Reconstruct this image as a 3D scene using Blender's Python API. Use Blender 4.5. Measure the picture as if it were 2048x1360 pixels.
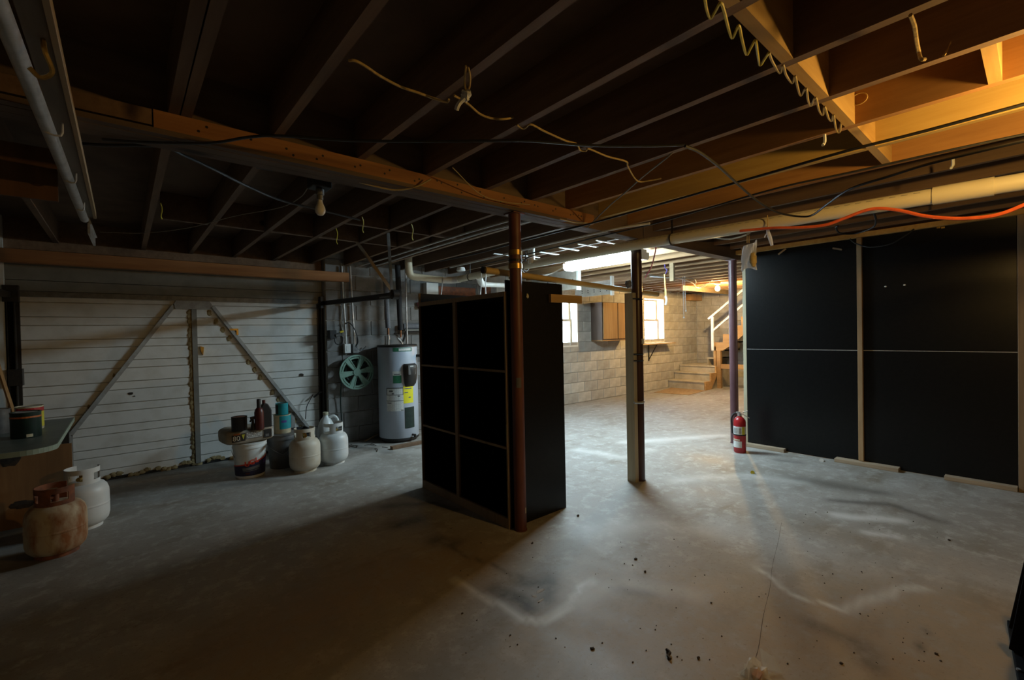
import bpy, bmesh, math, random
from mathutils import Vector, Matrix
random.seed(7)
for o in list(bpy.data.objects): bpy.data.objects.remove(o)
S = bpy.context.scene
COL = S.collection
# ------------------------------------------------------------------ camera
F, YAW, PIT, ROL, EYE = 907.55, 0.70868, 0.0137, -0.02016, 1.40
_f = Vector((math.sin(YAW), math.cos(YAW), 0)); _r = Vector((math.cos(YAW), -math.sin(YAW), 0)); _u = Vector((0, 0, 1))
FW = _f*math.cos(PIT) - _u*math.sin(PIT); _u2 = _u*math.cos(PIT) + _f*math.sin(PIT)
RT = _r*math.cos(ROL) + _u2*math.sin(ROL); UP = _u2*math.cos(ROL) - _r*math.sin(ROL)
CAM = Vector((0, 0, EYE))
cd = bpy.data.cameras.new('camera'); cam = bpy.data.objects.new('camera', cd); COL.objects.link(cam)
cd.sensor_width = 36; cd.lens = 36*F/2048; cd.clip_start = 0.02
M = Matrix((RT, UP, -FW)).transposed().to_4x4(); M.translation = CAM
cam.matrix_world = M
S.camera = cam
# ------------------------------------------------------------------ light levels
S.view_settings.view_transform = 'Standard'; S.view_settings.look = 'None'
S.view_settings.exposure = -0.15; S.view_settings.gamma = 1.0; S.view_settings.use_curve_mapping = False
TUBE_W, TUBE_C = 150.0, (0.66, 0.88, 1.0)          # fluorescent tubes
LAMP_W, LAMP_C = 108.0, (1.0, 0.60, 0.17)           # bare bulb hanging right of the camera
STAIR_W, STAIR_C = 250.0, (1.0, 0.64, 0.24)         # bulb over the stairs
SKY_W, SKY_C = 32.0, (0.80, 0.92, 1.0)
w = bpy.data.worlds.new('world'); S.world = w; w.use_nodes = True
bg = w.node_tree.nodes['Background']; bg.inputs[0].default_value = (*SKY_C, 1); bg.inputs[1].default_value = SKY_W
# ------------------------------------------------------------------ where a sight line meets a plane
def _ray(x, y): return RT*((x-1024)/F) - UP*((y-680)/F) + FW
def on_z(x, y, z=0.0):
    d = _ray(x, y); return CAM + d*((z-CAM.z)/d.z)
def on_x(x, y, X):
    d = _ray(x, y); return CAM + d*((X-CAM.x)/d.x)
def on_y(x, y, Y):
    d = _ray(x, y); return CAM + d*((Y-CAM.y)/d.y)
# ------------------------------------------------------------------ materials
MATS = {}
def _new(name):
    m = bpy.data.materials.new(name); m.use_nodes = True; MATS[name] = m
    nt = m.node_tree; return m, nt, nt.nodes, nt.links, nt.nodes['Principled BSDF']
def _mix(N, L, fac, a, b, mode='MIX'):
    n = N.new('ShaderNodeMix'); n.data_type = 'RGBA'; n.blend_type = mode
    for s, v in ((n.inputs[0], fac), (n.inputs[6], a), (n.inputs[7], b)):
        if hasattr(v, 'links'): L.new(v, s)
        elif isinstance(v, (int, float)): s.default_value = v
        else: s.default_value = (*v, 1) if len(v) == 3 else v
    return n.outputs[2]
def _noise(N, L, vec, scale, detail=4, rough=.6):
    n = N.new('ShaderNodeTexNoise'); n.inputs['Scale'].default_value = scale; n.inputs['Detail'].default_value = detail
    n.inputs['Roughness'].default_value = rough
    if vec: L.new(vec, n.inputs['Vector'])
    return n.outputs[0]
def _ramp(N, L, fac, a, b):
    r = N.new('ShaderNodeMapRange'); r.inputs[1].default_value = a; r.inputs[2].default_value = b; L.new(fac, r.inputs[0]); return r.outputs[0]
def _coord(N, L, scale=(1, 1, 1), kind='Object'):
    t = N.new('ShaderNodeTexCoord'); mp = N.new('ShaderNodeMapping'); mp.inputs['Scale'].default_value = scale
    L.new(t.outputs[kind], mp.inputs[0]); return mp.outputs[0]
def _bump(N, L, h, B, st=.3, d=.01):
    b = N.new('ShaderNodeBump'); b.inputs['Strength'].default_value = st; b.inputs['Distance'].default_value = d
    L.new(h, b.inputs['Height']); L.new(b.outputs[0], B.inputs['Normal'])
def plain(name, c, rough=.5, metal=0., c2=None, scale=12., lo=.4, hi=.65, var=0., bump=0., stretch=(1, 1, 1), spec=.5):
    m, nt, N, L, B = _new(name)
    B.inputs['Roughness'].default_value = rough; B.inputs['Metallic'].default_value = metal
    B.inputs['Specular IOR Level'].default_value = spec
    c2 = c2 or tuple(x*.75 for x in c)
    v = _coord(N, L, stretch); n = _noise(N, L, v, scale, 5)
    col = _mix(N, L, _ramp(N, L, n, lo, hi), c, c2)
    if var:
        oi = N.new('ShaderNodeObjectInfo')
        col = _mix(N, L, 1.0, col, _mix(N, L, oi.outputs['Random'], (1-var,)*3, (1+var*.4,)*3), 'MULTIPLY')
    L.new(col, B.inputs['Base Color'])
    if bump: _bump(N, L, n, B, bump)
    return m
def wood(name, c, c2, axis='X', rough=.75, scale=9., var=.15, knots=True):
    m, nt, N, L, B = _new(name); B.inputs['Roughness'].default_value = rough
    s = {'X': (.07, 1, 1), 'Y': (1, .07, 1), 'Z': (1, 1, .07)}[axis]
    v = _coord(N, L, s); n = _noise(N, L, v, scale*3, 6, .65); n2 = _noise(N, L, _coord(N, L, tuple(x**.6 for x in s)), 2.2, 3)
    col = _mix(N, L, _ramp(N, L, n, .35, .7), c, c2)
    col = _mix(N, L, _ramp(N, L, n2, .45, .8), col, tuple(x*.55 for x in c2))
    if knots:
        vo = N.new('ShaderNodeTexVoronoi'); vo.inputs['Scale'].default_value = 2.6
        L.new(_coord(N, L, tuple(x**.35 for x in s)), vo.inputs['Vector'])
        col = _mix(N, L, _ramp(N, L, vo.outputs['Distance'], .09, .04), col, tuple(x*.22 for x in c2))
    oi = N.new('ShaderNodeObjectInfo')
    col = _mix(N, L, 1.0, col, _mix(N, L, oi.outputs['Random'], (1-var,)*3, (1+var*.4,)*3), 'MULTIPLY')
    L.new(col, B.inputs['Base Color']); _bump(N, L, n, B, .15, .004)
    return m
def emit(name, c, st):
    m, nt, N, L, B = _new(name); B.inputs['Base Color'].default_value = (*c, 1)
    B.inputs['Emission Color'].default_value = (*c, 1); B.inputs['Emission Strength'].default_value = st
    return m
def glass(name, c=(.9, .95, 1)):
    m, nt, N, L, B = _new(name); N.remove(B)
    t = N.new('ShaderNodeBsdfTransparent'); t.inputs[0].default_value = (*c, 1)
    g = N.new('ShaderNodeBsdfGlossy'); g.inputs['Roughness'].default_value = .05
    x = N.new('ShaderNodeMixShader'); x.inputs[0].default_value = .08
    L.new(t.outputs[0], x.inputs[1]); L.new(g.outputs[0], x.inputs[2]); L.new(x.outputs[0], N['Material Output'].inputs[0])
    return m
def film(name, c, thick=.5):
    m, nt, N, L, B = _new(name)
    B.inputs['Base Color'].default_value = (*c, 1); B.inputs['Roughness'].default_value = .25
    t = N.new('ShaderNodeBsdfTransparent'); t2 = N.new('ShaderNodeBsdfTranslucent'); t2.inputs[0].default_value = (*c, 1)
    x = N.new('ShaderNodeMixShader'); x.inputs[0].default_value = .35; x2 = N.new('ShaderNodeMixShader'); x2.inputs[0].default_value = thick
    L.new(B.outputs[0], x.inputs[1]); L.new(t2.outputs[0], x.inputs[2])
    L.new(t.outputs[0], x2.inputs[1]); L.new(x.outputs[0], x2.inputs[2]); L.new(x2.outputs[0], N['Material Output'].inputs[0])
    return m
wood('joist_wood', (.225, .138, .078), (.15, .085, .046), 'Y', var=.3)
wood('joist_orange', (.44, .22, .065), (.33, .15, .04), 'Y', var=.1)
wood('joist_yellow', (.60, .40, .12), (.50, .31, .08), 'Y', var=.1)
wood('joist_lit', (.40, .25, .12), (.30, .17, .075), 'Y', var=.2)  # joist wood lightened to paint in the strong light on the far joists
wood('block_wood', (.52, .33, .11), (.42, .24, .07), 'X', var=.2)
wood('girder_wood', (.44, .20, .065), (.31, .125, .04), 'X', var=.1)
wood('girder_dark', (.17, .115, .075), (.12, .078, .05), 'X', var=.1)
wood('runner_wood', (.21, .165, .12), (.15, .115, .08), 'Y', var=.1, knots=False)
wood('header_wood', (.42, .19, .065), (.30, .125, .042), 'X', var=.1)
wood('stud_wood', (.46, .31, .16), (.34, .21, .10), 'Z', var=.2)
wood('old_stud', (.56, .51, .36), (.45, .39, .26), 'Z', var=.2)
wood('pale_wood', (.52, .38, .22), (.40, .28, .15), 'Y', var=.2)
wood('floor_wood', (.50, .40, .28), (.38, .28, .18), 'Y', var=.2, knots=False)
wood('stair_wood', (.55, .33, .13), (.42, .23, .08), 'Y', var=.15)
wood('ply_yellow', (.62, .45, .20), (.50, .34, .13), 'Z', var=.1)
wood('edge_wood', (.34, .24, .145), (.25, .17, .095), 'Z', var=.1, knots=False)
wood('cab_wood', (.44, .25, .09), (.33, .17, .055), 'Z', var=.15, knots=False)
wood('cab_dark', (.13, .09, .065), (.09, .06, .045), 'Z', var=.1, knots=False)
wood('panel_tan', (.46, .25, .10), (.32, .165, .065), 'Z', var=.1, knots=False)
wood('panel_brown', (.22, .105, .042), (.14, .065, .027), 'Z', var=.1, knots=False)
plain('subfloor', (.16, .10, .06), .85, c2=(.10, .06, .036), scale=3, var=.1)
plain('black_paint', (.0045, .0045, .005), .30, c2=(.007, .007, .007), scale=30, spec=.3)
plain('black_matte', (.012, .012, .012), .6, c2=(.02, .018, .016), scale=20)
plain('black_metal', (.020, .019, .018), .5, .2, c2=(.035, .028, .022), scale=25)
plain('rust_post', (.15, .050, .030), .5, c2=(.10, .032, .020), scale=14, bump=.15, stretch=(1, 1, .2))
plain('dark_post', (.065, .030, .024), .35, c2=(.045, .020, .016), scale=14, stretch=(1, 1, .2))
plain('maroon_post', (.12, .055, .062), .42, c2=(.09, .040, .045), scale=14, stretch=(1, 1, .2))
plain('white_door', (.76, .75, .71), .6, c2=(.62, .60, .54), scale=6, lo=.45, hi=.75, bump=.12)
plain('grey_board', (.24, .23, .20), .7, c2=(.19, .18, .155), scale=5)
plain('tan_foam', (.36, .28, .14), .9, c2=(.25, .18, .08), scale=30, bump=.4)
plain('zinc', (.52, .52, .51), .38, .35, c2=(.38, .38, .37), scale=18)
plain('grey_steel', (.22, .22, .21), .5, .5, c2=(.15, .145, .14), scale=18)
plain('grey_paint', (.40, .40, .38), .5, c2=(.30, .29, .27), scale=14)
plain('perf_tan', (.40, .36, .30), .8, c2=(.32, .28, .22), scale=9)
plain('brass', (.55, .36, .10), .35, .8, c2=(.35, .22, .06), scale=30)
plain('copper', (.30, .13, .06), .45, .7, c2=(.20, .10, .05), scale=30)
plain('white_paint', (.74, .74, .70), .5, c2=(.66, .65, .60), scale=8)
plain('white_enamel', (.80, .82, .80), .35, c2=(.72, .74, .72), scale=8)
plain('pvc', (.66, .60, .44), .4, c2=(.55, .47, .30), scale=6, lo=.5, hi=.8, stretch=(1, .3, 1))
plain('pvc_white', (.74, .73, .68), .4, c2=(.62, .58, .48), scale=8, lo=.5, hi=.8)
plain('pole_yellow', (.62, .46, .20), .5, c2=(.52, .36, .14), scale=9, stretch=(.2, 1, 1))
plain('tank_white', (.66, .67, .66), .4, c2=(.56, .55, .50), scale=5, lo=.5, hi=.8)
plain('tank_old', (.56, .53, .45), .5, c2=(.42, .36, .25), scale=6, lo=.45, hi=.75)
plain('tank_rust', (.52, .43, .29), .7, c2=(.27, .105, .032), scale=7, lo=.44, hi=.62, bump=.2, stretch=(1, 1, .45))
plain('rust', (.25, .085, .035), .8, c2=(.12, .045, .025), scale=16, bump=.3)
plain('heater_grey', (.47, .52, .60), .38, c2=(.43, .48, .55), scale=3)
plain('hose_green', (.22, .36, .29), .5, c2=(.16, .28, .22), scale=9)
plain('green_label', (.03, .18, .09), .5, c2=(.025, .14, .07), scale=40)
plain('dark_green', (.012, .032, .024), .45, c2=(.008, .02, .016), scale=20)
plain('yellow_label', (.80, .74, .02), .5, c2=(.74, .68, .02), scale=60)
plain('white_label', (.72, .73, .70), .5, c2=(.60, .61, .58), scale=70, lo=.5, hi=.6)
plain('print_grey', (.16, .16, .16), .6, c2=(.10, .10, .10), scale=40)
plain('red_paint', (.42, .018, .022), .32, c2=(.34, .014, .018), scale=8)
plain('logo_red', (.72, .06, .025), .5, c2=(.62, .05, .02), scale=20)
plain('bag_fill', (.58, .45, .20), .8, c2=(.45, .33, .12), scale=60, bump=.4)
plain('dead_black', (.008, .008, .009), .9, c2=(.012, .012, .012), scale=20, spec=.1)
plain('flake', (.42, .37, .32), .9, c2=(.34, .30, .26), scale=30)
plain('dark_red', (.095, .016, .012), .4, c2=(.065, .012, .010), scale=20)
plain('orange_band', (.50, .14, .03), .5, c2=(.38, .10, .02), scale=20)
plain('navy_label', (.020, .016, .060), .5, c2=(.012, .010, .035), scale=20)
plain('purple', (.10, .06, .30), .5, c2=(.08, .045, .22), scale=20)
plain('teal', (.010, .30, .36), .45, c2=(.008, .24, .30), scale=20)
plain('grey_plastic', (.13, .13, .125), .5, c2=(.09, .09, .088), scale=10)
plain('bag_paper', (.36, .32, .25), .85, c2=(.25, .21, .155), scale=9, bump=.4)
plain('cream_label', (.60, .56, .40), .55, c2=(.50, .46, .32), scale=20)
plain('table_green', (.13, .155, .135), .45, c2=(.095, .115, .10), scale=8)
plain('table_edge', (.30, .38, .31), .5, c2=(.24, .30, .24), scale=12)
plain('rope', (.52, .37, .14), .85, c2=(.36, .24, .08), scale=60, bump=.4)
plain('yellow_cord', (.62, .50, .03), .45, c2=(.50, .40, .02), scale=30)
plain('tan_cord', (.44, .33, .14), .5, c2=(.34, .25, .10), scale=30)
plain('orange_cord', (.72, .13, .035), .45, c2=(.60, .10, .03), scale=30)
plain('black_cord', (.012, .012, .013), .5, c2=(.02, .02, .02), scale=30)
plain('white_cord', (.66, .66, .64), .5, c2=(.55, .55, .53), scale=30)
plain('grey_cord', (.30, .27, .22), .6, c2=(.2, .18, .14), scale=30)
plain('insulation_grey', (.17, .18, .20), .8, c2=(.13, .135, .15), scale=20, bump=.3)
plain('insulation_black', (.028, .028, .030), .8, c2=(.02, .02, .022), scale=20, bump=.3)
plain('pink', (.70, .22, .30), .45, c2=(.55, .12, .18), scale=12)
plain('mat_brown', (.36, .25, .14), .9, c2=(.26, .16, .08), scale=14, bump=.3)
plain('concrete_step', (.50, .44, .33), .85, c2=(.36, .31, .22), scale=4, bump=.2)
plain('bulb_white', (.80, .78, .72), .25, c2=(.76, .74, .68), scale=5)
plain('dirt', (.055, .04, .028), .95, c2=(.03, .022, .016), scale=20)
plain('yellow_mark', (.60, .55, .05), .8, c2=(.5, .45, .04), scale=30)
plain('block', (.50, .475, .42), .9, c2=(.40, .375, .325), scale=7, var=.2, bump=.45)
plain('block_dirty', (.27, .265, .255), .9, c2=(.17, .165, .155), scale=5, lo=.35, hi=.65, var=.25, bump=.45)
plain('mortar', (.40, .38, .335), .95, c2=(.32, .30, .26), scale=25, bump=.3)
plain('wall_paint', (.50, .49, .46), .8, c2=(.42, .41, .38), scale=4)
plain('dark_wall', (.16, .14, .12), .9, c2=(.12, .10, .085), scale=4)
glass('pane_glass')
film('bag_film', (.78, .80, .82), .82)
film('clear_film', (.80, .74, .60), .45)
emit('tube_glow', TUBE_C, TUBE_W)
emit('lamp_glow', LAMP_C, LAMP_W*10)
emit('stair_glow', STAIR_C, STAIR_W*10)
# ------------------------------------------------------------------ mesh helpers (all in world metres)
V3 = Vector
ORG = {}
def perp(d):
    d = d.normalized(); a = V3((0, 0, 1)) if abs(d.z) < .9 else V3((1, 0, 0))
    u = d.cross(a).normalized(); return u, d.cross(u).normalized()
class MB:
    def __init__(s): s.v = []; s.f = []
    def add(s, vs, fs):
        o = len(s.v); s.v += [V3(p) for p in vs]; s.f += [tuple(i+o for i in f) for f in fs]; return s
    def box(s, x0, x1, y0, y1, z0, z1):
        return s.add([(x, y, z) for x in (x0, x1) for y in (y0, y1) for z in (z0, z1)],
                     [(0, 1, 3, 2), (4, 6, 7, 5), (0, 4, 5, 1), (2, 3, 7, 6), (0, 2, 6, 4), (1, 5, 7, 3)])
    def bar(s, p, q, a, b, up=(0, 0, 1)):
        """square bar from p to q, a wide (sideways), b high (along up)"""
        p, q = V3(p), V3(q); d = (q-p).normalized(); u = V3(up); sd = d.cross(u)
        if sd.length < 1e-4: sd = d.cross(V3((1, 0, 0)))
        sd.normalize(); u = sd.cross(d).normalized()
        vs = [e + sd*(i*a/2) + u*(j*b/2) for e in (p, q) for i in (-1, 1) for j in (-1, 1)]
        return s.add(vs, [(0, 1, 3, 2), (4, 6, 7, 5), (0, 4, 5, 1), (2, 3, 7, 6), (0, 2, 6, 4), (1, 5, 7, 3)])
    def cyl(s, p, q, r, r2=None, n=14, caps=True):
        p, q = V3(p), V3(q); r2 = r if r2 is None else r2; u, w = perp(q-p)
        vs = [c + (u*math.cos(2*math.pi*i/n) + w*math.sin(2*math.pi*i/n))*rr for c, rr in ((p, r), (q, r2)) for i in range(n)]
        fs = [(i, (i+1) % n, n+(i+1) % n, n+i) for i in range(n)]
        if caps: fs += [tuple(range(n-1, -1, -1)), tuple(range(n, 2*n))]
        return s.add(vs, fs)
    def pipe(s, p, q, r, ri, n=16):
        p, q = V3(p), V3(q); u, w = perp(q-p)
        vs = [c + (u*math.cos(2*math.pi*i/n) + w*math.sin(2*math.pi*i/n))*rr for c, rr in ((p, r), (q, r), (q, ri), (p, ri)) for i in range(n)]
        return s.add(vs, [(k*n+i, k*n+(i+1) % n, ((k+1) % 4)*n+(i+1) % n, ((k+1) % 4)*n+i) for k in range(4) for i in range(n)])
    def tube(s, pts, r, n=6, sub=0):
        P = [V3(p) for p in pts]
        if sub: P = spline(P, sub)
        u = None; rings = []
        for i, p in enumerate(P):
            d = (P[min(i+1, len(P)-1)] - P[max(i-1, 0)])
            if d.length < 1e-6: d = V3((0, 0, 1))
            d.normalize()
            if u is None: u, w = perp(d)
            else:
                u = (u - d*u.dot(d))
                if u.length < 1e-5: u, _ = perp(d)
                u.normalize(); w = d.cross(u)
            rr = r(i/(len(P)-1)) if callable(r) else r
            rings.append([p + (u*math.cos(2*math.pi*k/n) + w*math.sin(2*math.pi*k/n))*rr for k in range(n)])
        m = len(rings)
        fs = [(j*n+i, j*n+(i+1) % n, (j+1)*n+(i+1) % n, (j+1)*n+i) for j in range(m-1) for i in range(n)]
        fs += [tuple(range(n-1, -1, -1)), tuple(range((m-1)*n, m*n))]
        return s.add([v for R in rings for v in R], fs)
    def lathe(s, prof, c=(0, 0, 0), n=28):
        c = V3(c); m = len(prof)
        vs = [c + V3((r*math.cos(2*math.pi*i/n), r*math.sin(2*math.pi*i/n), z)) for r, z in prof for i in range(n)]
        fs = [(j*n+i, j*n+(i+1) % n, (j+1)*n+(i+1) % n, (j+1)*n+i) for j in range(m-1) for i in range(n)]
        fs += [tuple(range(n-1, -1, -1)), tuple(range((m-1)*n, m*n))]
        return s.add(vs, fs)
    def patch(s, c, r, a0, a1, z0, z1, t=.002, n=8, skew=0.):
        """curved plate on a vertical cylinder: angles in radians, z relative to c"""
        c = V3(c); vs = []
        for i in range(n+1):
            k = i/n; a = a0+(a1-a0)*k; d = V3((math.cos(a), math.sin(a), 0)); dz = skew*k
            vs += [c+d*r+V3((0, 0, z0)), c+d*r+V3((0, 0, z1+dz)), c+d*(r+t)+V3((0, 0, z1+dz)), c+d*(r+t)+V3((0, 0, z0))]
        fs = [(i*4+k, i*4+(k+1) % 4, i*4+4+(k+1) % 4, i*4+4+k) for i in range(n) for k in range(4)] + [(3, 2, 1, 0), tuple(n*4+k for k in range(4))]
        return s.add(vs, fs)
    def prism(s, poly, axis, a0, a1):
        """poly of 2D points swept along an axis: X -> (y,z), Y -> (x,z), Z -> (x,y)"""
        def mk(p, a): return {'X': (a, p[0], p[1]), 'Y': (p[0], a, p[1]), 'Z': (p[0], p[1], a)}[axis]
        n = len(poly); vs = [mk(p, a0) for p in poly] + [mk(p, a1) for p in poly]
        return s.add(vs, [tuple(range(n-1, -1, -1)), tuple(range(n, 2*n))] + [(i, (i+1) % n, n+(i+1) % n, n+i) for i in range(n)])
    def blob(s, c, rx, ry, rz, n=12, m=8, jit=0., p=2.0):
        c = V3(c); vs = []
        def se(v): return math.copysign(abs(v)**(2/p), v)
        for j in range(1, m):
            t = math.pi*j/m
            for i in range(n):
                a = 2*math.pi*i/n; k = 1+random.uniform(-jit, jit)
                vs.append(c + V3((rx*se(math.sin(t))*se(math.cos(a))*k, ry*se(math.sin(t))*se(math.sin(a))*k, rz*se(math.cos(t))*k)))
        vs += [c+V3((0, 0, rz)), c-V3((0, 0, rz))]; T = len(vs)-2
        fs = [(j*n+i, (j+1)*n+i, (j+1)*n+(i+1) % n, j*n+(i+1) % n) for j in range(m-2) for i in range(n)]
        fs += [(T, i, (i+1) % n) for i in range(n)] + [(T+1, (m-2)*n+(i+1) % n, (m-2)*n+i) for i in range(n)]
        return s.add(vs, fs)
    def mesh(s, name, mat, smooth=False):
        me = bpy.data.meshes.new(name); me.from_pydata([tuple(p) for p in s.v], [], s.f); me.validate()
        bm = bmesh.new(); bm.from_mesh(me); bmesh.ops.recalc_face_normals(bm, faces=bm.faces); bm.to_mesh(me); bm.free()
        me.materials.append(MATS[mat])
        if smooth:
            for p in me.polygons: p.use_smooth = True
            if hasattr(me, 'set_sharp_from_angle'): me.set_sharp_from_angle(angle=math.radians(40))
        return me
    def build(s, name, mat, parent=None, smooth=False, bevel=0., org=None):
        o_ = ORG[parent.name] if parent else V3(org if org is not None else (0, 0, 0))
        s.v = [p-o_ for p in s.v]
        o = bpy.data.objects.new(name, s.mesh(name, mat, smooth)); COL.objects.link(o)
        if parent: o.parent = parent
        else: o.location = o_
        ORG[o.name] = o_
        if bevel:
            b = o.modifiers.new('bevel', 'BEVEL'); b.width = bevel; b.segments = 2; b.limit_method = 'ANGLE'
        return o
def spline(P, k):
    Q = [P[0]*2-P[1]] + list(P) + [P[-1]*2-P[-2]]; out = []
    for i in range(1, len(Q)-2):
        a, b, c, d = Q[i-1:i+3]
        for j in range(k):
            t = j/k
            out.append(.5*((2*b) + (c-a)*t + (2*a-5*b+4*c-d)*t*t + (3*b-a-3*c+d)*t**3))
    return out + [P[-1]]
def tag(o, label, cat, group=None):
    o['label'] = label; o['category'] = cat
    if group: o['group'] = group
    return o
def thing(name, loc, label, cat, group=None):
    o = bpy.data.objects.new(name, None); COL.objects.link(o); o.location = loc; o.empty_display_size = .05
    ORG[o.name] = V3(loc); return tag(o, label, cat, group)
def struct(o): o['kind'] = 'structure'; return o
def one(name, mb, mat, org, label, cat, group=None, **k): return tag(mb.build(name, mat, None, org=org, **k), label, cat, group)
def piece(name, me, loc, parent):
    o = bpy.data.objects.new(name, me); COL.objects.link(o); o.parent = parent
    o.location = V3(loc)-ORG[parent.name]; ORG[o.name] = V3(loc); return o
# ================================================================== the room shell
ZJ, ZS = 2.35, 2.56                    # underside of joists, underside of subfloor
X0, X1, Y0, YW, YD = -2.5, 11.66, -2.6, 6.0, 6.15
# ---- floor: a fine grid whose attributes hold the stains of the slab and a painted warm lamp tint
def seg_d(p, a, b):
    ax, ay = a; bx, by = b; dx, dy = bx-ax, by-ay
    t = max(0, min(1, ((p[0]-ax)*dx+(p[1]-ay)*dy)/(dx*dx+dy*dy+1e-9)))
    return math.hypot(p[0]-ax-dx*t, p[1]-ay-dy*t), t
def fp(*q): return [tuple(on_z(x, y)[:2]) for x, y in q]
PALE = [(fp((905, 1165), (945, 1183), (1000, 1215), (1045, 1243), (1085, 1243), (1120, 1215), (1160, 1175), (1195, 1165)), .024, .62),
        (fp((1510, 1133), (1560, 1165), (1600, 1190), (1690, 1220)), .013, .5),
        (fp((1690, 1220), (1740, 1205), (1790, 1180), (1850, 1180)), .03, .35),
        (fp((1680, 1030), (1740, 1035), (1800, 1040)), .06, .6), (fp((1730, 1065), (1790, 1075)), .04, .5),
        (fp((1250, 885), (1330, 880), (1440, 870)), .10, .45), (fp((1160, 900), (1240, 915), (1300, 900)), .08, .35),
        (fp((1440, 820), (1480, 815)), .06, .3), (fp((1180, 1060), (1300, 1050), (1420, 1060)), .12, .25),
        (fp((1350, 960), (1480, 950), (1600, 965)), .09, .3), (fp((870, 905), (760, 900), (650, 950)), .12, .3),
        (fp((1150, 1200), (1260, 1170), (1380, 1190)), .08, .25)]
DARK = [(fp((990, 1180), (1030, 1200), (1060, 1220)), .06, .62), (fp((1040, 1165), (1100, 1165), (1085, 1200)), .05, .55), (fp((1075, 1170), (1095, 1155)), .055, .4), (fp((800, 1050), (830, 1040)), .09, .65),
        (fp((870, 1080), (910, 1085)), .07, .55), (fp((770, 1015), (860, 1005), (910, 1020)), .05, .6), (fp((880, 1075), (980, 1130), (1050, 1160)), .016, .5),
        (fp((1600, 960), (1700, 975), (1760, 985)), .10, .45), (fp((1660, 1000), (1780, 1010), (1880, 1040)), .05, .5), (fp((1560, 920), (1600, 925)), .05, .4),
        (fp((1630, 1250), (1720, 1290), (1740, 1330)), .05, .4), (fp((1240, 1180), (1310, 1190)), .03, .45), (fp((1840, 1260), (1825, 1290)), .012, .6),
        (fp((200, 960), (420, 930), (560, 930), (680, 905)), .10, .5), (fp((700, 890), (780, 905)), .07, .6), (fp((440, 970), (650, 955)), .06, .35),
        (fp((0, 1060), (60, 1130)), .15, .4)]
WARM = [(fp((1250, 1260), (1600, 1250), (1950, 1290)), .6, .5), (fp((1170, 1262), (1180, 1265)), .03, .8), (fp((1200, 1245), (1255, 1270)), .022, .8), (fp((730, 1175), (750, 1180)), .035, .7), (fp((1100, 1265), (1500, 1290)), .3, .5),  # wide bands paint warm lamp tint into the slab, small spots are stains
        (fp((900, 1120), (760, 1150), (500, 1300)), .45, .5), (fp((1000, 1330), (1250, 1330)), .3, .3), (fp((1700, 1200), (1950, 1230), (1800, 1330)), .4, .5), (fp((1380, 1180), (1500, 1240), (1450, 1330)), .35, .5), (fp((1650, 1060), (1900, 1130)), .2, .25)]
from mathutils import noise as mnoise
def stain(p, L):
    s = 0.; w1 = mnoise.noise_vector(V3((p[0]*3, p[1]*3, 1.7))); w2 = mnoise.noise_vector(V3((p[0]*11, p[1]*11, 4.1)))
    p = (p[0]+.05*w1.x+.018*w2.x, p[1]+.05*w1.y+.018*w2.y)
    for pts, wd, st in L:
        for a, b in zip(pts, pts[1:]):
            d, _ = seg_d(p, a, b)
            if d < wd*2.6: s = max(s, min(1., st*1.45)*math.exp(-(d/wd)**2))
    return s
gx = [X0 + i*.25 for i in range(int((-.5-X0)/.25)+1)]
x = gx[-1]
while x < 6.2: x += .032; gx.append(x)
while x < X1: x = min(X1, x+.3); gx.append(x)
gx.append(X1+.1)
gy = [Y0 + i*.25 for i in range(int((.1-Y0)/.25)+1)]
y = gy[-1]
while y < 6.2: y += .032; gy.append(y)
gy += [6.5]
nx, ny = len(gx), len(gy)
vs = [(a, b, 0) for b in gy for a in gx]
me = bpy.data.meshes.new('floor'); me.from_pydata(vs, [], [(j*nx+i, j*nx+i+1, (j+1)*nx+i+1, (j+1)*nx+i) for j in range(ny-1) for i in range(nx-1)])
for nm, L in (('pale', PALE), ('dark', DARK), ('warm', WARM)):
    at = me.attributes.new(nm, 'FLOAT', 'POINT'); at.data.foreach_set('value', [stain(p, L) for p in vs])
floor = bpy.data.objects.new('floor', me); COL.objects.link(floor); struct(floor); ORG['floor'] = V3()
m, nt, N, L, B = _new('concrete'); B.inputs['Roughness'].default_value = .62; B.inputs['Specular IOR Level'].default_value = .35
v = _coord(N, L); v2 = _coord(N, L, (1, .35, 1)); v3 = _coord(N, L, (.5, 1, 1))
n1 = _noise(N, L, v2, 1.6, 6, .65); n2 = _noise(N, L, v, 9, 8, .7); n3 = _noise(N, L, v3, 3.2, 5, .6); n4 = _noise(N, L, v, 45, 3, .7)
c = _mix(N, L, _ramp(N, L, n1, .35, .68), (.265, .245, .212), (.37, .355, .33))
c = _mix(N, L, _ramp(N, L, n3, .52, .72), c, (.215, .185, .145))
c = _mix(N, L, _ramp(N, L, n2, .5, .68), c, (.44, .43, .405))
n5 = _noise(N, L, v, 22, 6, .75); c = _mix(N, L, _ramp(N, L, n5, .60, .80), c, (.20, .18, .155))
c = _mix(N, L, _ramp(N, L, n4, .58, .75), c, (.20, .17, .13))
def att(nm):
    a = N.new('ShaderNodeAttribute'); a.attribute_name = nm; return a.outputs['Fac']
def brk(f, lo, hi):
    q = N.new('ShaderNodeMath'); q.operation = 'MULTIPLY'; L.new(f, q.inputs[0]); L.new(_ramp(N, L, n2, lo, hi), q.inputs[1]); q.use_clamp = True; return q.outputs[0]
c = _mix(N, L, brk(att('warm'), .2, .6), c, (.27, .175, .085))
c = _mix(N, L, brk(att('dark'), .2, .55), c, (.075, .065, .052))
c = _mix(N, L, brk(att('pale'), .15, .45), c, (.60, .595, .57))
L.new(c, B.inputs['Base Color']); _bump(N, L, n2, B, .18, .006)
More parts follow.
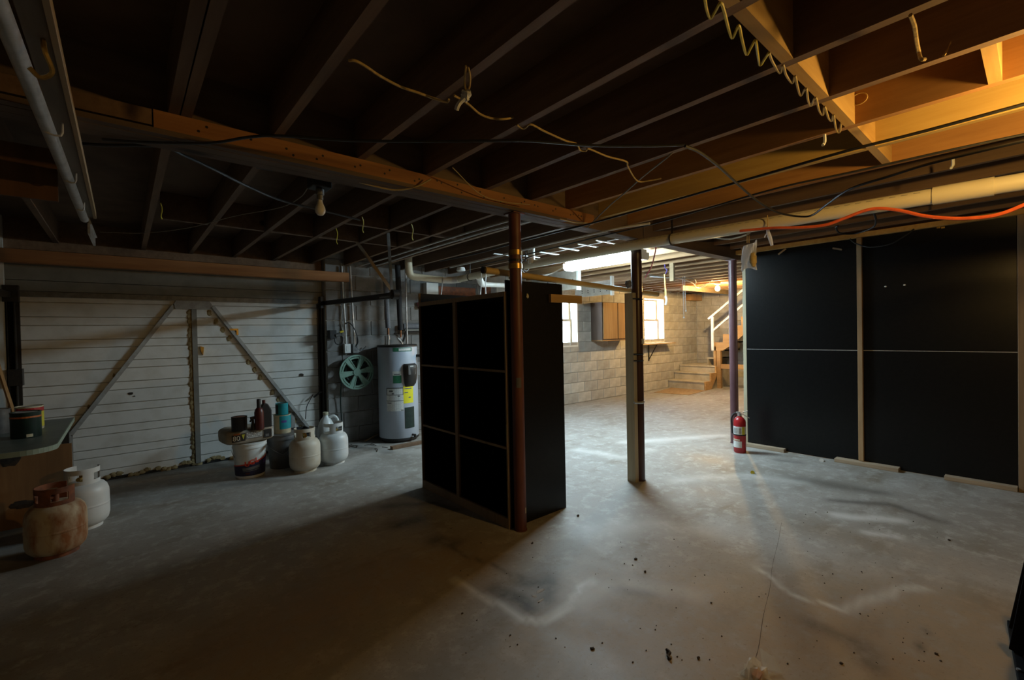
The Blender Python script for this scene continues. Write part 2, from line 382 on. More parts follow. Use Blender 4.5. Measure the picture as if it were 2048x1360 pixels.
rr = _ramp(N, L, n1, .3, .7); mr = N.new('ShaderNodeMapRange'); mr.inputs[3].default_value = .45; mr.inputs[4].default_value = .75; L.new(rr, mr.inputs[0]); L.new(mr.outputs[0], B.inputs['Roughness'])
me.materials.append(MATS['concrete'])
# hairline crack and pits of the slab, debris lying on it
def crack(pts, wd):
    mb = MB(); P = [on_z(a, b, .0006) for a, b in pts]; P = spline(P, 4)
    for i, p in enumerate(P):
        d = (P[min(i+1, len(P)-1)]-P[max(i-1, 0)]).normalized(); sd = V3((-d.y, d.x, 0))*wd*random.uniform(.4, 1.)
        mb.v += [p-sd, p+sd]
    mb.f = [(2*i, 2*i+1, 2*i+3, 2*i+2) for i in range(len(P)-1)]
    mb.build('crack', 'dirt', floor)
crack([(1563, 1045), (1556, 1085), (1545, 1130), (1540, 1175), (1527, 1230), (1518, 1290), (1510, 1320)], .0012)
# ---- walls
wb = MB(); OPEN = [(X0, 1.99, 0, 2.147), (6.02, 6.87, 1.15, 2.14), (9.20, 10.05, 1.15, 2.17)]
for a, b, c0, c1 in ((1.99, 6.02, 0, ZS), (6.02, 6.87, 0, 1.15), (6.02, 6.87, 2.14, ZS), (6.87, 9.20, 0, ZS), (9.20, 10.05, 0, 1.15), (9.20, 10.05, 2.17, ZS), (10.05, X1, 0, ZS)):
    wb.box(a, b, YW+.012, YW+.22, c0, c1)
wall_back = struct(wb.build('wall_back', 'mortar'))
BL = {}
def block_me(l, h, ax, mt='block'):
    k = (round(l, 3), round(h, 3), ax, mt)
    if k not in BL:
        mb = MB()
        if ax == 'X': mb.box(0, l, 0, .02, 0, h)
        else: mb.box(0, .02, 0, l, 0, h)
        me_ = mb.mesh('block', mt); bm = bmesh.new(); bm.from_mesh(me_)
        bmesh.ops.bevel(bm, geom=list(bm.edges), offset=.006, segments=1, affect='EDGES'); bm.to_mesh(me_); bm.free(); BL[k] = me_
    return BL[k]
CH, CL, J = .2025, .405, .007
for k in range(12):
    z0 = k*CH; z1 = min(z0+CH-J, ZS-.01); x = 1.99 - (CL/2 if k % 2 else 0)
    while x < X1-.03:
        a, b = max(x, 1.995), min(x+CL-J, X1-.012); iv = [(a, b)]
        for p, q, c0, c1 in OPEN[1:]:
            if c0 < z1-.06 and c1 > z0+.06:
                iv = [t for (e, f_) in iv for t in ((e, min(f_, p)), (max(e, q), f_)) if t[1]-t[0] > .03]
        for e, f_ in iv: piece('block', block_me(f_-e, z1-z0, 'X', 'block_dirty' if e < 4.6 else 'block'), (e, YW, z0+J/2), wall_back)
        x += CL
# the far end wall behind the stairs
wall_far = struct(MB().box(X1+.012, X1+.2, Y0, 6.2, 0, ZS).build('wall_far', 'mortar'))
for k in range(12):
    z0 = k*CH; z1 = min(z0+CH-J, ZS-.01); y = YW-.004-CL-(CL/2 if k % 2 else 0)
    if k % 2: piece('block', block_me(CL/2-J, z1-z0, 'Y'), (X1, YW-.004-CL/2, z0+J/2), wall_far)
    for i in range(6):
        piece('block', block_me(CL-J, z1-z0, 'Y'), (X1, y, z0+J/2), wall_far); y -= CL
struct(MB().box(X0-.2, X0, Y0, 6.4, 0, ZS).build('wall_left', 'wall_paint'))
struct(MB().box(X0, X1, Y0-.2, Y0, 0, ZS).build('wall_front', 'dark_wall'))
struct(MB().box(X0, -.80, YW+.06, YW+.22, 0, ZS).build('wall_back_left', 'white_paint'))
# ---- ceiling: subfloor with every joist
ceil = struct(MB().box(X0, X1, Y0, 6.4, ZS, ZS+.03).build('ceiling', 'subfloor'))
jx = [-2.1, -1.69, -1.28, -.87, -.46, .185, .228, .575, .99, 1.402, 1.838, 2.25, 2.65, 3.055, 3.46, 3.87, 4.28, 4.69, 5.10, 5.51]
jm1 = MB().box(-.019, .019, 0, 2.40-Y0, 0, ZS-ZJ).mesh('joist', 'joist_wood'); jm2 = MB().box(-.019, .019, 0, 6.12-2.535, 0, ZS-ZJ).mesh('joist', 'joist_wood')
jm3 = MB().box(-.019, .019, 0, 6.0-2.535, 0, ZS-ZJ).mesh('joist', 'joist_lit')
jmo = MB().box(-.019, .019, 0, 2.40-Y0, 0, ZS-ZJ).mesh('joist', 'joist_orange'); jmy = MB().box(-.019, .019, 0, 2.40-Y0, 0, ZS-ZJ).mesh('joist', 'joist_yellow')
for i, x in enumerate(jx):
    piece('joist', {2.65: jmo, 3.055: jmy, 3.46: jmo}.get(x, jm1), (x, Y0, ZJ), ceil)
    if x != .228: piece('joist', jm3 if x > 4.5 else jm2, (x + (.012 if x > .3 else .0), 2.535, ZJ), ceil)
x = 5.92
while x < X1-.1:
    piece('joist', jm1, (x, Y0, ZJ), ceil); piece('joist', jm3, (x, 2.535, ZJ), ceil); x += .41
def bridging(x, y, z=ZJ, h=ZS-ZJ-.002, mat='block_wood'):
    i = [k for k in range(len(jx)-1) if jx[k]+.02 <= x <= jx[k+1]-.02][0]
    MB().box(jx[i]+.0195, jx[i+1]-.0195, y-.019, y+.019, z, z+h).build('joist_bridging', mat, ceil)
for x in (1.2, 1.6, 2.05, 2.45, 2.85, 3.25): bridging(x, .585)
bridging(2.45, .115)
for x in (.4, .8, 1.2, 1.6, 2.05, 2.45): bridging(x, 4.47, mat='joist_wood')
for x in (1.6, 2.05, 2.45): bridging(x, 3.79, mat='joist_wood')
# rim joist on top of the garage wall
struct(MB().box(X0, 2.9, 6.10, 6.40, 2.272, ZS).build('trim_1', 'joist_wood'))
struct(MB().box(1.925, 2.0, 6.14, 6.24, 0, 2.28).build('trim_4', 'dark_wall')); struct(MB().box(-.81, -.715, 6.14, 6.24, 0, 2.28).build('trim_5', 'dark_wall')); struct(MB().box(-.81, 2.0, 6.20, 6.26, 1.8, 2.28).build('trim_6', 'dark_wall'))
# ---- windows with frames, panes and daylight behind
def window(n, xa, xb, za, zb):
    r = struct(MB().box(xa, xb, YW-.004, YW+.215, za-.03, za).build('window_%d' % n, 'white_paint'))
    MB().box(xa-.0, xa+.012, YW-.002, YW+.215, za, zb).build('reveal', 'white_paint', r)
    MB().box(xb-.012, xb, YW-.002, YW+.215, za, zb).build('reveal', 'white_paint', r)
    MB().box(xa, xb, YW-.002, YW+.215, zb-.012, zb).build('lintel', 'white_paint', r)
    yf = YW+.15; zm = (za+zb)/2; fa, fb = xa+.012, xb-.012
    for q, (z0, z1, yy) in enumerate(((za, zm+.02, yf), (zm-.02, zb-.012, yf+.035))):
        s_ = MB(); s_.box(fa, fa+.045, yy, yy+.03, z0, z1).box(fb-.045, fb, yy, yy+.03, z0, z1)
        s_.box(fa+.045, fb-.045, yy, yy+.03, z0, z0+.045).box(fa+.045, fb-.045, yy, yy+.03, z1-.04, z1)
        fr = s_.build('sash', 'pale_wood', r)
        MB().box(fa+.045, fb-.045, yy+.012, yy+.016, z0+.045, z1-.04).build('pane', 'pane_glass', fr)
window(1, 6.02, 6.87, 1.15, 2.14); window(2, 9.20, 10.05, 1.15, 2.17)
# ---- girder on its three steel posts
g = thing('girder', (2.0, 2.465, 2.25), 'long built-up wooden girder with orange ledger strip carried by the steel posts', 'beam')
MB().box(X0, 5.80, 2.402, 2.466, 2.25, ZS).build('beam_ply', 'girder_dark', g)
MB().box(X0, 5.80, 2.468, 2.532, 2.25, ZS).build('beam_ply', 'girder_dark', g)
MB().box(.117, 2.93, 2.362, 2.401, 2.275, ZJ-.001).build('ledger_strip', 'girder_wood', g)
MB().box(X0, .112, 2.366, 2.401, 2.285, ZJ-.001).build('ledger_strip', 'joist_wood', g)
MB().box(X0, 2.60, 2.358, 2.40, 2.252, 2.274).build('nailer', 'girder_dark', g)
for i in range(16):
    a = .3+i*.165+random.uniform(-.04, .04)
    for d in (0, .03):
        zz = 2.31+random.uniform(-.025, .025); MB().cyl((a+d, 2.3625, zz), (a+d, 2.3605, zz), .006, n=6).build('nail_head', 'black_metal', g)
def post(x, y, r, mat, label, z=2.25, plate=True):
    t = thing('steel_post', (x, y, 0), label, 'post', 'steel posts under the girder')
    MB().cyl((x, y, .008), (x, y, z-.008), r, n=20).build('column', mat, t, smooth=True)
    MB().box(x-r*1.25, x+r*1.25, y-r*1.25, y+r*1.25, z-.008, z).build('cap_plate', mat, t)
    MB().cyl((x, y, 0), (x, y, .008), r*1.1, n=20).build('base_plate', mat, t)
    return t
p1 = post(2.125, 2.425, .043, 'rust_post', 'rust-red steel post standing at the near corner of the black shelf unit')
for z in (1.86, 1.955): MB().cyl((2.125, 2.425, z), (2.125, 2.425, z+.035), .049, n=20).build('pipe_clamp', 'brass', p1, smooth=True)
MB().cyl((2.125, 2.425, 1.91), (2.125, 2.425, 1.925), .048, n=20).tube([(2.16, 2.39, 1.92), (2.20, 2.36, 1.94), (2.25, 2.34, 1.96)], .004).build('cable_tie', 'black_cord', p1)
MB().patch((2.125, 2.425, 0), .0435, math.radians(215), math.radians(262), 1.02, 1.09, .001).build('tape', 'grey_plastic', p1)
q = math.radians(-70); MB().patch((2.125, 2.425, 0), .0432, q-.12, q+.12, .125, .165, .001).build('paint_spot', 'cream_label', p1)
p2 = post(3.665, 2.465, .049, 'dark_post', 'dark brown steel post strapped to a pale two-by-four', plate=True)
MB().box(3.560, 3.612, 2.44, 2.53, 0, 1.755).build('strapped_stud', 'old_stud', p2, bevel=.003)
for z, m_ in ((1.70, 'b'), (1.19, 'b'), (1.13, 'b')):
    MB().tube([(3.556, 2.436, z), (3.60, 2.412, z), (3.665, 2.411, z-.004), (3.718, 2.45, z-.004)], .007, 6, 3).build('black_strap', 'black_cord', p2)
MB().tube([(3.555, 2.437, .745), (3.61, 2.410, .74), (3.665, 2.412, .74), (3.72, 2.45, .74)], .012, 6, 3).build('hose_clamp', 'zinc', p2)
MB().box(3.655, 3.68, 2.405, 2.417, 1.28, 1.33).build('tag', 'white_label', p2)
p3 = post(5.70, 2.465, .047, 'maroon_post', 'maroon steel post at the end of the black partition')
# ================================================================== garage door and its hardware
door = struct(MB().box(-.72, 1.93, YD+.022, YD+.05, .02, 1.865).build('door_1', 'white_door'))
z = .03; k = 0
while z < 1.85:
    h = (.082, .138)[k % 2]; z1 = min(z+h, 1.86); off = .005*(k % 2)
    if 1.45 < z: off = .006*(k % 2)
    o = MB().box(-.72, 1.93, YD-off, YD+.02, z, z1-.006).build('plank', 'white_door', door, bevel=.003); z += h; k += 1
# top rail, gusset, stile, braces
MB().box(-.76, 1.95, YD-.03, YD-.004, 1.855, 1.885).box(-.76, 1.95, YD-.036, YD-.03, 1.835, 1.885).build('top_rail', 'grey_steel', door)
MB().prism([(.455, 1.84), (.43, 1.80), (.44, 1.745), (.76, 1.745), (.775, 1.80), (.75, 1.84)], 'Y', YD-.032, YD-.022).build('gusset_plate', 'grey_paint', door)
MB().box(.585, .632, YD-.025, YD-.007, .03, 1.745).build('center_stile', 'grey_board', door)
fo = MB()
for i in range(34):
    zz = .06+i*.05; fo.blob((.573, YD-.006, zz), .022+random.uniform(-.008, .012), .012, .035, 8, 6, .2)
fo.build('foam_bead', 'tan_foam', door, smooth=True)['kind'] = 'stuff'
def brace(p, q, nm='diagonal_brace'):
    p, q = V3(p), V3(q); d = (q-p).normalized(); n_ = V3((0, -1, 0)); s_ = d.cross(n_).normalized()
    b = MB(); b.bar(p, q, .036, .006, (0, -1, 0)); b.bar(p+s_*.017+V3((0, -.014, 0)), q+s_*.017+V3((0, -.014, 0)), .005, .03, (0, -1, 0))
    return b.build(nm, 'grey_paint', door)
brace((.43, YD-.02, 1.78), (-.41, YD-.02, .50)); brace((.785, YD-.02, 1.78), (1.79, YD-.02, .24)); brace((-.41, YD-.02, .50), (-.41, YD-.02, .08), 'side_stay')
MB().bar((1.60, YD-.02, .47), (1.60, YD-.02, .10), .045, .006, (0, -1, 0)).build('side_stay', 'grey_paint', door)
fo = MB()
for i in range(16):
    t = i/16+.02
    if i in (4, 5, 9): continue
    fo.blob((.76+1.0*t-.028, YD-.006, 1.74-1.54*t-.005), .022, .009, .034, 8, 6, .25)
for t in (.55, .78): fo.blob((.41-.84*t-.025, YD-.006, 1.76-1.28*t), .012, .008, .022, 8, 6, .25)
fo.build('foam_bead', 'tan_foam', door, smooth=True)['kind'] = 'stuff'
fo = MB()
for i in range(26):
    if i % 5 != 3: fo.blob((-.15+i*.045, YD-.008, .035+.02*math.sin(i)), .03, .012, .022, 8, 6, .3)
fo.build('foam_bead', 'tan_foam', door, smooth=True)['kind'] = 'stuff'
h = MB(); h.box(.93, 1.03, YD-.03, YD-.006, 1.505, 1.525).box(1.01, 1.03, YD-.03, YD-.006, 1.45, 1.505); h.build('latch_bracket', 'brass', door)
MB().prism([(.655, 1.33), (.69, 1.32), (.68, 1.23), (.66, 1.27)], 'Y', YD-.03, YD-.006).build('pull_tab', 'brass', door)
for x, z, s_ in ((.05, .86, .022), (.075, .83, .01), (1.72, .93, .03), (.3, 1.60, .012), (1.25, .52, .01)): MB().blob((x, YD-.009, z), s_, .003, s_*.6, 7, 5, .3).build('dent', 'dirt', door)
dirt = MB().box(-.72, 1.93, YD-.002, YD+.02, .0, .03); dirt.build('bottom_seal', 'black_matte', door)
# grey board and timber header above the door
hd = struct(MB().box(-.80, 2.045, YD-.045, YD+.02, 1.99, 2.147).box(-.80, 2.045, YD-.040, YD+.02, 1.889, 1.985).build('trim_2', 'grey_board'))
_hb, _ht = on_y(400, 546, 5.9).z, on_y(400, 524, 5.9).z
struct(MB().box(-2.2, 2.27, 5.90, 5.996, _hb, _ht).build('trim_3', 'header_wood', bevel=.004))
# vertical tracks at the jambs
def track(xa, xb, lab, near):
    t = thing('door_track', ((xa+xb)/2, YD-.09, 0), lab, 'track', 'garage door tracks')
    MB().box(xa, xb, YD-.03, YD-.012, 0, 1.90).build('jamb_strip', 'black_metal', t)
    MB().box(xa+.015, xa+.022, YD-.10, YD-.03, 0, 1.90).box(xb-.03, xb-.022, YD-.10, YD-.03, 0, 1.90).build('channel', 'black_metal', t)
    xm = (xa+xb)/2
    MB().box(xm-.05, xm+.05, YD-.12, YD-.03, 1.78, 1.93).build('pivot_bracket', 'black_metal', t)
    y0, z0, y1, z1 = YD-.10, 1.842, 4.02, 1.790
    b = MB(); b.bar((xm, y0, z0), (xm, y1, z1), .012, .05); b.bar((xm-.018, y0, z0+.024), (xm-.018, y1, z1+.024), .036, .006); b.bar((xm-.018, y0, z0-.024), (xm-.018, y1, z1-.024), .036, .006)
    b.build('horizontal_rail', 'black_metal', t)
    return t, xm
tr, xm = track(1.94, 2.045, 'black steel door track with a horizontal rail ending beside the water heater pipes', 0)
MB().cyl((xm-.03, 4.04, 1.80), (xm+.03, 4.04, 1.80), .046, n=20).cyl((xm-.045, 4.04, 1.80), (xm+.045, 4.04, 1.80), .016).build('roller', 'black_metal', tr, smooth=True)
MB().cyl((xm, 4.33, 1.795), (xm, 4.08, 1.79), .028, n=12).build('spring_coil', 'grey_steel', tr)
MB().bar((1.815, 4.48, 2.349), (2.0, 4.10, 1.83), .034, .004, (0, -1, 0)).build('diagonal_strap', 'floor_wood', tr)
MB().bar((1.872, 3.90, 2.349), (xm-.02, 4.06, 1.83), .030, .004, (0, -1, 0)).build('vertical_strap', 'grey_steel', tr)
tl, _ = track(-.805, -.715, 'black steel door track at the jamb above the green table', 0)
MB().box(-.79, -.70, YD-.13, YD-.03, 1.02, 1.17).build('lower_bracket', 'black_metal', tl)
# ================================================================== black partition on the right
XP = 5.68
pw = thing('partition', (XP, .7, 0), 'black-painted plywood partition with exposed studs and a pale seam', 'partition')
for ya, yb in ((1.182, 2.30), (.128, 1.178)):
    for za, zb in ((.004, 1.157), (1.163, 2.298)):
        MB().box(XP, XP+.012, ya, yb, za, zb).build('sheet', 'black_paint', pw)
MB().box(XP+.003, XP+.010, .128, 2.30, 1.1572, 1.1628).build('seam', 'white_label', pw)
MB().box(XP-.040, XP-.001, 1.170, 1.212, .041, 2.298).build('stud', 'stud_wood', pw, bevel=.003)
MB().box(XP-.002, XP+.088, 2.302, 2.342, 0, 2.298).build('stud', 'old_stud', pw, bevel=.003)
MB().box(XP-.050, XP+.04, .088, .126, 0, 2.298).build('stud', 'edge_wood', pw, bevel=.003)
MB().box(XP-.040, XP+.06, -.9, 2.40, 2.30, 2.347).build('top_plate', 'block_wood', pw, bevel=.003)
for px_, py_ in ((1771, 573), (1809, 570)): p = on_x(px_, py_, XP-.001); MB().blob(p, .003, .010, .007, 8, 5).build('nail_head', 'white_enamel', pw)
for a_ in (1877, 1886): p = on_x(a_, 455, XP-.004); MB().box(p.x-.004, p.x+.004, p.y-.012, p.y+.012, p.z-.008, p.z+.008).build('yellow_glint', 'brass', pw)  # yellow reflection on the partition, painted as two small brass plates
b = MB(); b.bar((XP-.02, 1.86, 2.29), (XP-.04, 1.93, 2.235), .016, .016); b.build('wood_scrap', 'pale_wood', pw)
b = MB(); b.bar((XP-.01, 1.42, 2.23), (XP-.01, 1.34, 2.20), .016, .016); b.build('wood_scrap', 'edge_wood', pw)
one('yellow_sheet', MB().box(XP+.02, XP+.032, -1.8, .086, 0, 2.12).box(XP+.02, XP+.032, -1.8, .086, 2.125, 2.19), 'ply_yellow', (XP, -.8, 0), 'bare yellow plywood sheet beyond the right end of the black partition', 'plywood')
for ya, yb, xx, lab in ((1.885, 2.31, 5.605, 'short pale two-by-four on the floor behind the fire extinguisher'), (.89, 1.405, 5.585, 'two-by-four on the floor under the middle stud of the partition'),
                    (.13, .575, 5.60, 'two-by-four on the floor at the right end of the partition')):
    one('wood_block', MB().box(xx, XP-.002, ya, yb, 0, .038), 'floor_wood', (5.64, (ya+yb)/2, 0), lab, 'lumber', 'two-by-fours lying along the partition', bevel=.003)
# ================================================================== black shelf unit
sh = thing('shelf_unit', (2.37, 3.10, 0), 'tall black plywood shelf unit with open cubbies and bare wood edges', 'shelf')
XA, XB, YA, YB, ZT = 2.072, 2.664, 2.482, 3.72, 1.785
MB().box(XA+.012, XB, YA, YA+.018, 0, ZT).build('side_panel', 'black_paint', sh)
MB().box(XA+.012, XB, YB-.018, YB, 0, ZT).build('side_panel', 'black_paint', sh)
MB().box(XB-.012, XB, YA+.018, YB-.018, .02, ZT-.02).build('back_panel', 'black_matte', sh)
YC = 3.135
MB().box(XA+.014, XB-.012, YC-.012, YC+.012, .07, 1.68).build('divider', 'black_paint', sh)
for z in (.585, 1.137):
    for ya, yb in ((YA+.018, YC-.012), (YC+.012, YB-.018)):
        s_ = MB().box(XA+.014, XB-.012, ya, yb, z-.012, z).build('shelf_board', 'black_paint', sh)
        MB().box(XA, XA+.014, ya, yb, z-.016, z+.001).build('edge_strip', 'edge_wood', s_)
MB().box(XA+.014, XB-.012, YA+.018, YB-.018, .058, .07).build('bottom_board', 'black_paint', sh)
MB().box(XA+.014, XB-.012, YA+.018, YB-.018, 1.69, 1.70).build('top_board', 'black_paint', sh)
MB().box(XA-.006, XA+.012, YC-.02, YC+.02, .07, 1.668).build('face_stile', 'edge_wood', sh)
MB().box(XA-.006, XA+.012, YA, YA+.014, .0, 1.702).build('face_stile', 'edge_wood', sh)
MB().box(XA-.006, XA+.012, YB-.014, YB, .0, ZT).build('face_stile', 'edge_wood', sh)
MB().box(XA-.006, XA+.013, YA+.014, YB-.014, 1.668, 1.702).build('top_rail', 'edge_wood', sh)
MB().box(XA-.006, XA+.013, YA+.014, YB-.014, .0, .07).build('bottom_rail', 'edge_wood', sh)
MB().box(2.51, 2.872, YA-.026, YA-.001, 1.637, 1.70).build('cleat', 'block_wood', sh)
b = MB(); p = on_y(1055, 592, YA-.01); b.blob(p, .012, .008, .018, 8, 6, .2); b.build('label_scrap', 'cream_label', sh)
# ================================================================== water heater corner
HC = V3((2.83, 5.70, 0)); HR = .262; H0 = .035; H1 = 1.285
wh = thing('water_heater', HC, 'grey electric water heater tank with yellow energy label', 'water heater')
aC = math.atan2(-HC.y, -HC.x)
def ha(px_): return aC + math.asin(max(-.98, min(.98, (px_-796.5)/39.5)))
def hz(py_): return 1.285 - (py_-694)/(884-694)*1.285
MB().lathe([(HR*.9, .0), (HR*.9, H0)], HC).build('base_ring', 'black_matte', wh, smooth=True)
MB().lathe([(HR-.01, H0), (HR, H0+.012), (HR, H1-.03), (HR-.004, H1-.02)], HC, 40).build('tank', 'heater_grey', wh, smooth=True)
MB().lathe([(HR+.004, H1-.03), (HR+.004, H1-.008), (HR-.01, H1), (.02, H1+.002)], HC, 40).build('lid', 'black_metal', wh, smooth=True)
MB().lathe([(HR+.003, .03), (HR+.003, .055), (HR, .058)], HC, 40).build('skirt', 'black_matte', wh, smooth=True)
# control box: bulging black housing
b = MB(); a0, a1 = ha(806), ha(830)
ring = []
for j, (zz, t, sq) in enumerate(((hz(776), .004, .72), (hz(770), .05, .86), (hz(755), .07, .96), (hz(740), .072, 1.), (hz(734), .062, .97), (hz(731), .02, .9))):
    am, ah = (a0+a1)/2, (a1-a0)/2*sq
    for i in range(9):
        k = -1+2*i/8; a = am+ah*k; r = HR+t*(1-.75*abs(k)**4); b.v.append(HC+V3((r*math.cos(a), r*math.sin(a), zz)))
b.f = [(j*9+i, j*9+i+1, (j+1)*9+i+1, (j+1)*9+i) for j in range(5) for i in range(8)]
cb = b.build('control_box', 'black_metal', wh, smooth=True)
MB().patch(HC, HR+.064, ha(812.5), ha(824), hz(752), hz(734), .006).build('display', 'grey_plastic', cb)
MB().patch(HC, HR+.07, ha(815), ha(820), hz(737), hz(734.8), .003).build('screen', 'white_label', cb)
MB().patch(HC, HR, ha(806), ha(825), hz(808), hz(774), .0015).build('energy_label', 'yellow_label', wh)
pr = MB()
for y_, x0_, x1_ in ((779.5, 808, 822), (787, 808, 815), (797, 816, 820)): pr.patch(HC, HR+.0016, ha(x0_), ha(x1_), hz(y_+1), hz(y_-1), .0006)
pr.build('print', 'print_grey', wh)
MB().patch(HC, HR, ha(787), ha(803), hz(768), hz(753), .0015).build('green_label', 'green_label', wh)
MB().patch(HC, HR, ha(786), ha(803), hz(753), hz(745), .0015).build('white_label', 'white_label', wh)
MB().patch(HC, HR, ha(774), ha(806), hz(822), hz(777), .0012).build('warning_label', 'white_label', wh)
pr = MB()
for y_, x0_, x1_, t in ((777.5, 774, 806, 1.), (790.5, 774, 806, .5), (802, 774, 806, .5), (783, 779, 786, 1.6), (788, 784, 788, 1.2), (793, 795, 799, 1.4), (806, 775, 783, .7), (820.5, 801, 806, .8), (751, 789, 800, .9)):
    pr.patch(HC, HR+.0014, ha(x0_), ha(x1_), hz(y_+t), hz(y_-t), .0006)
for x_ in (774.5, 805.5): pr.patch(HC, HR+.0014, ha(x_-.6), ha(x_+.6), hz(790), hz(777), .0006)
pr.build('print', 'print_grey', wh)
MB().patch(HC, HR, ha(788), ha(824), hz(707), hz(699.5), .0015).build('badge', 'green_label', wh)
MB().patch(HC, HR+.0016, ha(799), ha(822), hz(705.5), hz(701), .0006).build('badge_strip', 'white_label', wh)
MB().patch(HC, HR-.004, ha(808), ha(826), hz(857), hz(816), .010).build('access_panel', 'dark_green', wh, bevel=.004)
d = V3((math.cos(ha(822)), math.sin(ha(822)), 0)); p = HC+d*HR+V3((0, 0, hz(871)))
MB().cyl(p-d*.01, p+d*.05, .014).cyl(p+d*.05-V3((0, 0, .028)), p+d*.05+V3((0, 0, .012)), .016).build('drain_valve', 'black_metal', wh, smooth=True)
d = V3((math.cos(ha(834)), math.sin(ha(834)), 0)); p = HC+d*HR+V3((0, 0, hz(717)))
MB().cyl(p-d*.01, p+d*.07, .02).cyl(p+d*.07, p+d*.11, .032).cyl(p+d*.08, p+d*.08-V3((0, 0, .28)), .016).build('relief_valve', 'black_metal', wh, smooth=True)
# pipes and their insulation above the tank
def hp(px_, py_, Y): return on_y(px_, py_, Y)
t = thing('hot_water_pipe', hp(776, 690, 5.74), 'grey foam-wrapped hot water pipe rising from the left of the tank lid', 'pipe', 'pipes above the water heater')
a = hp(772, 600, 5.74); bpt = hp(776, 656, 5.74); cpt = hp(777, 691, 5.74); cpt.z = H1
MB().cyl(a+V3((0, 0, .28)), bpt, .034, n=14).build('foam_sleeve', 'insulation_grey', t, smooth=True)
MB().cyl(bpt, bpt-V3((0, 0, .09)), .014).build('copper_stub', 'copper', t, smooth=True)
MB().tube([bpt-V3((0, 0, .08)), bpt-V3((-.012, 0, .16)), cpt+V3((.005, 0, .12)), cpt], .013, 8, 6).build('flexible_connector', 'zinc', t, smooth=True)
t = thing('cold_water_pipe', hp(800, 690, 5.74), 'black foam-wrapped cold water pipe above the middle of the tank lid', 'pipe', 'pipes above the water heater')
a = hp(795, 530, 5.74); bpt = hp(801, 660, 5.74); cpt = hp(804.5, 691, 5.74); cpt.z = H1
MB().cyl(a, bpt, .037, n=14).build('foam_sleeve', 'insulation_black', t, smooth=True)
MB().cyl(bpt, bpt-V3((0, 0, .10)), .013).build('copper_stub', 'copper', t, smooth=True)
MB().tube([bpt-V3((0, 0, .08)), bpt-V3((.01, 0, .13)), hp(795, 676, 5.74), hp(802, 683, 5.74), cpt], .012, 8, 6).build('flexible_connector', 'zinc', t, smooth=True)
b = MB(); b.cyl(hp(811, 535, 5.76), hp(813.5, 660, 5.76), .012); q_ = hp(813.5, 660, 5.76); e_ = q_.copy(); e_.z = H1; b.cyl(q_, e_, .016)
one('heater_conduit', b, 'zinc', (q_.x, q_.y, H1), 'slim metal conduit running from the ceiling to the right of the tank lid', 'conduit', smooth=True)
# conduits with outlet boxes left of the heater
for x0_, x1_, lab, bm_ in ((683, 692.5, 'metal conduit ending in a white outlet box, next to the door track', 'white_enamel'), (700, 709, 'metal conduit ending in a grey outlet box, second from the door track', 'grey_steel')):
    a = hp(x0_, 532, 5.955); bq = hp(x1_, 688, 5.955); ctr = bq - V3((-.01, 0, .06))
    t = thing('wall_conduit', (ctr.x, 5.99, ctr.z), lab, 'conduit', 'conduits on the block wall')
    MB().cyl(a, bq, .013).build('tube', 'zinc', t, smooth=True)
    MB().box(ctr.x-.04, ctr.x+.04, 5.93, 5.998, ctr.z-.06, ctr.z+.06).build('outlet_box', bm_, t, bevel=.004)
    MB().box(ctr.x-.017, ctr.x+.017, 5.926, 5.93, ctr.z-.035, ctr.z+.035).build('socket_face', 'print_grey' if bm_ == 'grey_steel' else 'white_label', t)
a = hp(673, 668, 5.93)
t = thing('wall_transformer', (a.x, 5.99, a.z), 'small dark transformer with yellow connector and coiled cable on the block wall', 'electrical box')
MB().box(a.x-.09, a.x-.01, 5.90, 5.995, a.z-.06, a.z+.05).build('housing', 'black_matte', t)
MB().cyl((a.x-.02, 5.91, a.z-.02), (a.x+.05, 5.90, a.z+.0), .025).build('plug', 'grey_plastic', t, smooth=True)
MB().cyl((a.x+.03, 5.89, a.z+.02), (a.x+.075, 5.89, a.z+.035), .014).build('connector', 'yellow_cord', t, smooth=True)
MB().tube([(a.x-.04, 5.9, a.z-.05), (a.x-.03, 5.88, a.z-.12), (a.x+.04, 5.88, a.z-.14), (a.x+.07, 5.9, a.z-.06), (a.x+.04, 5.9, a.z-.01)], .006, 6, 5).build('coil', 'black_cord', t)
one('gray_wire', MB().tube([hp(688, 540, 5.94), hp(690, 590, 5.94), hp(683, 625, 5.93), hp(682, 650, 5.93), hp(689, 672, 5.93), hp(690, 686, 5.95)], .006, 6, 6), 'grey_cord', hp(690, 686, 5.95), 'loose tan wire looping beside the conduit left of the heater', 'wire')
one('heater_cable', MB().tube([hp(691, 648, 5.93), hp(697, 645, 5.93), hp(706, 653, 5.92), hp(713, 668, 5.92), hp(716, 684, 5.92), hp(712, 694, 5.93), hp(722, 701, 5.94), hp(732, 693, 5.95)], .007, 6, 6), 'black_cord', hp(712, 690, 5.94), 'black cable drooping between the two outlet boxes', 'cable')
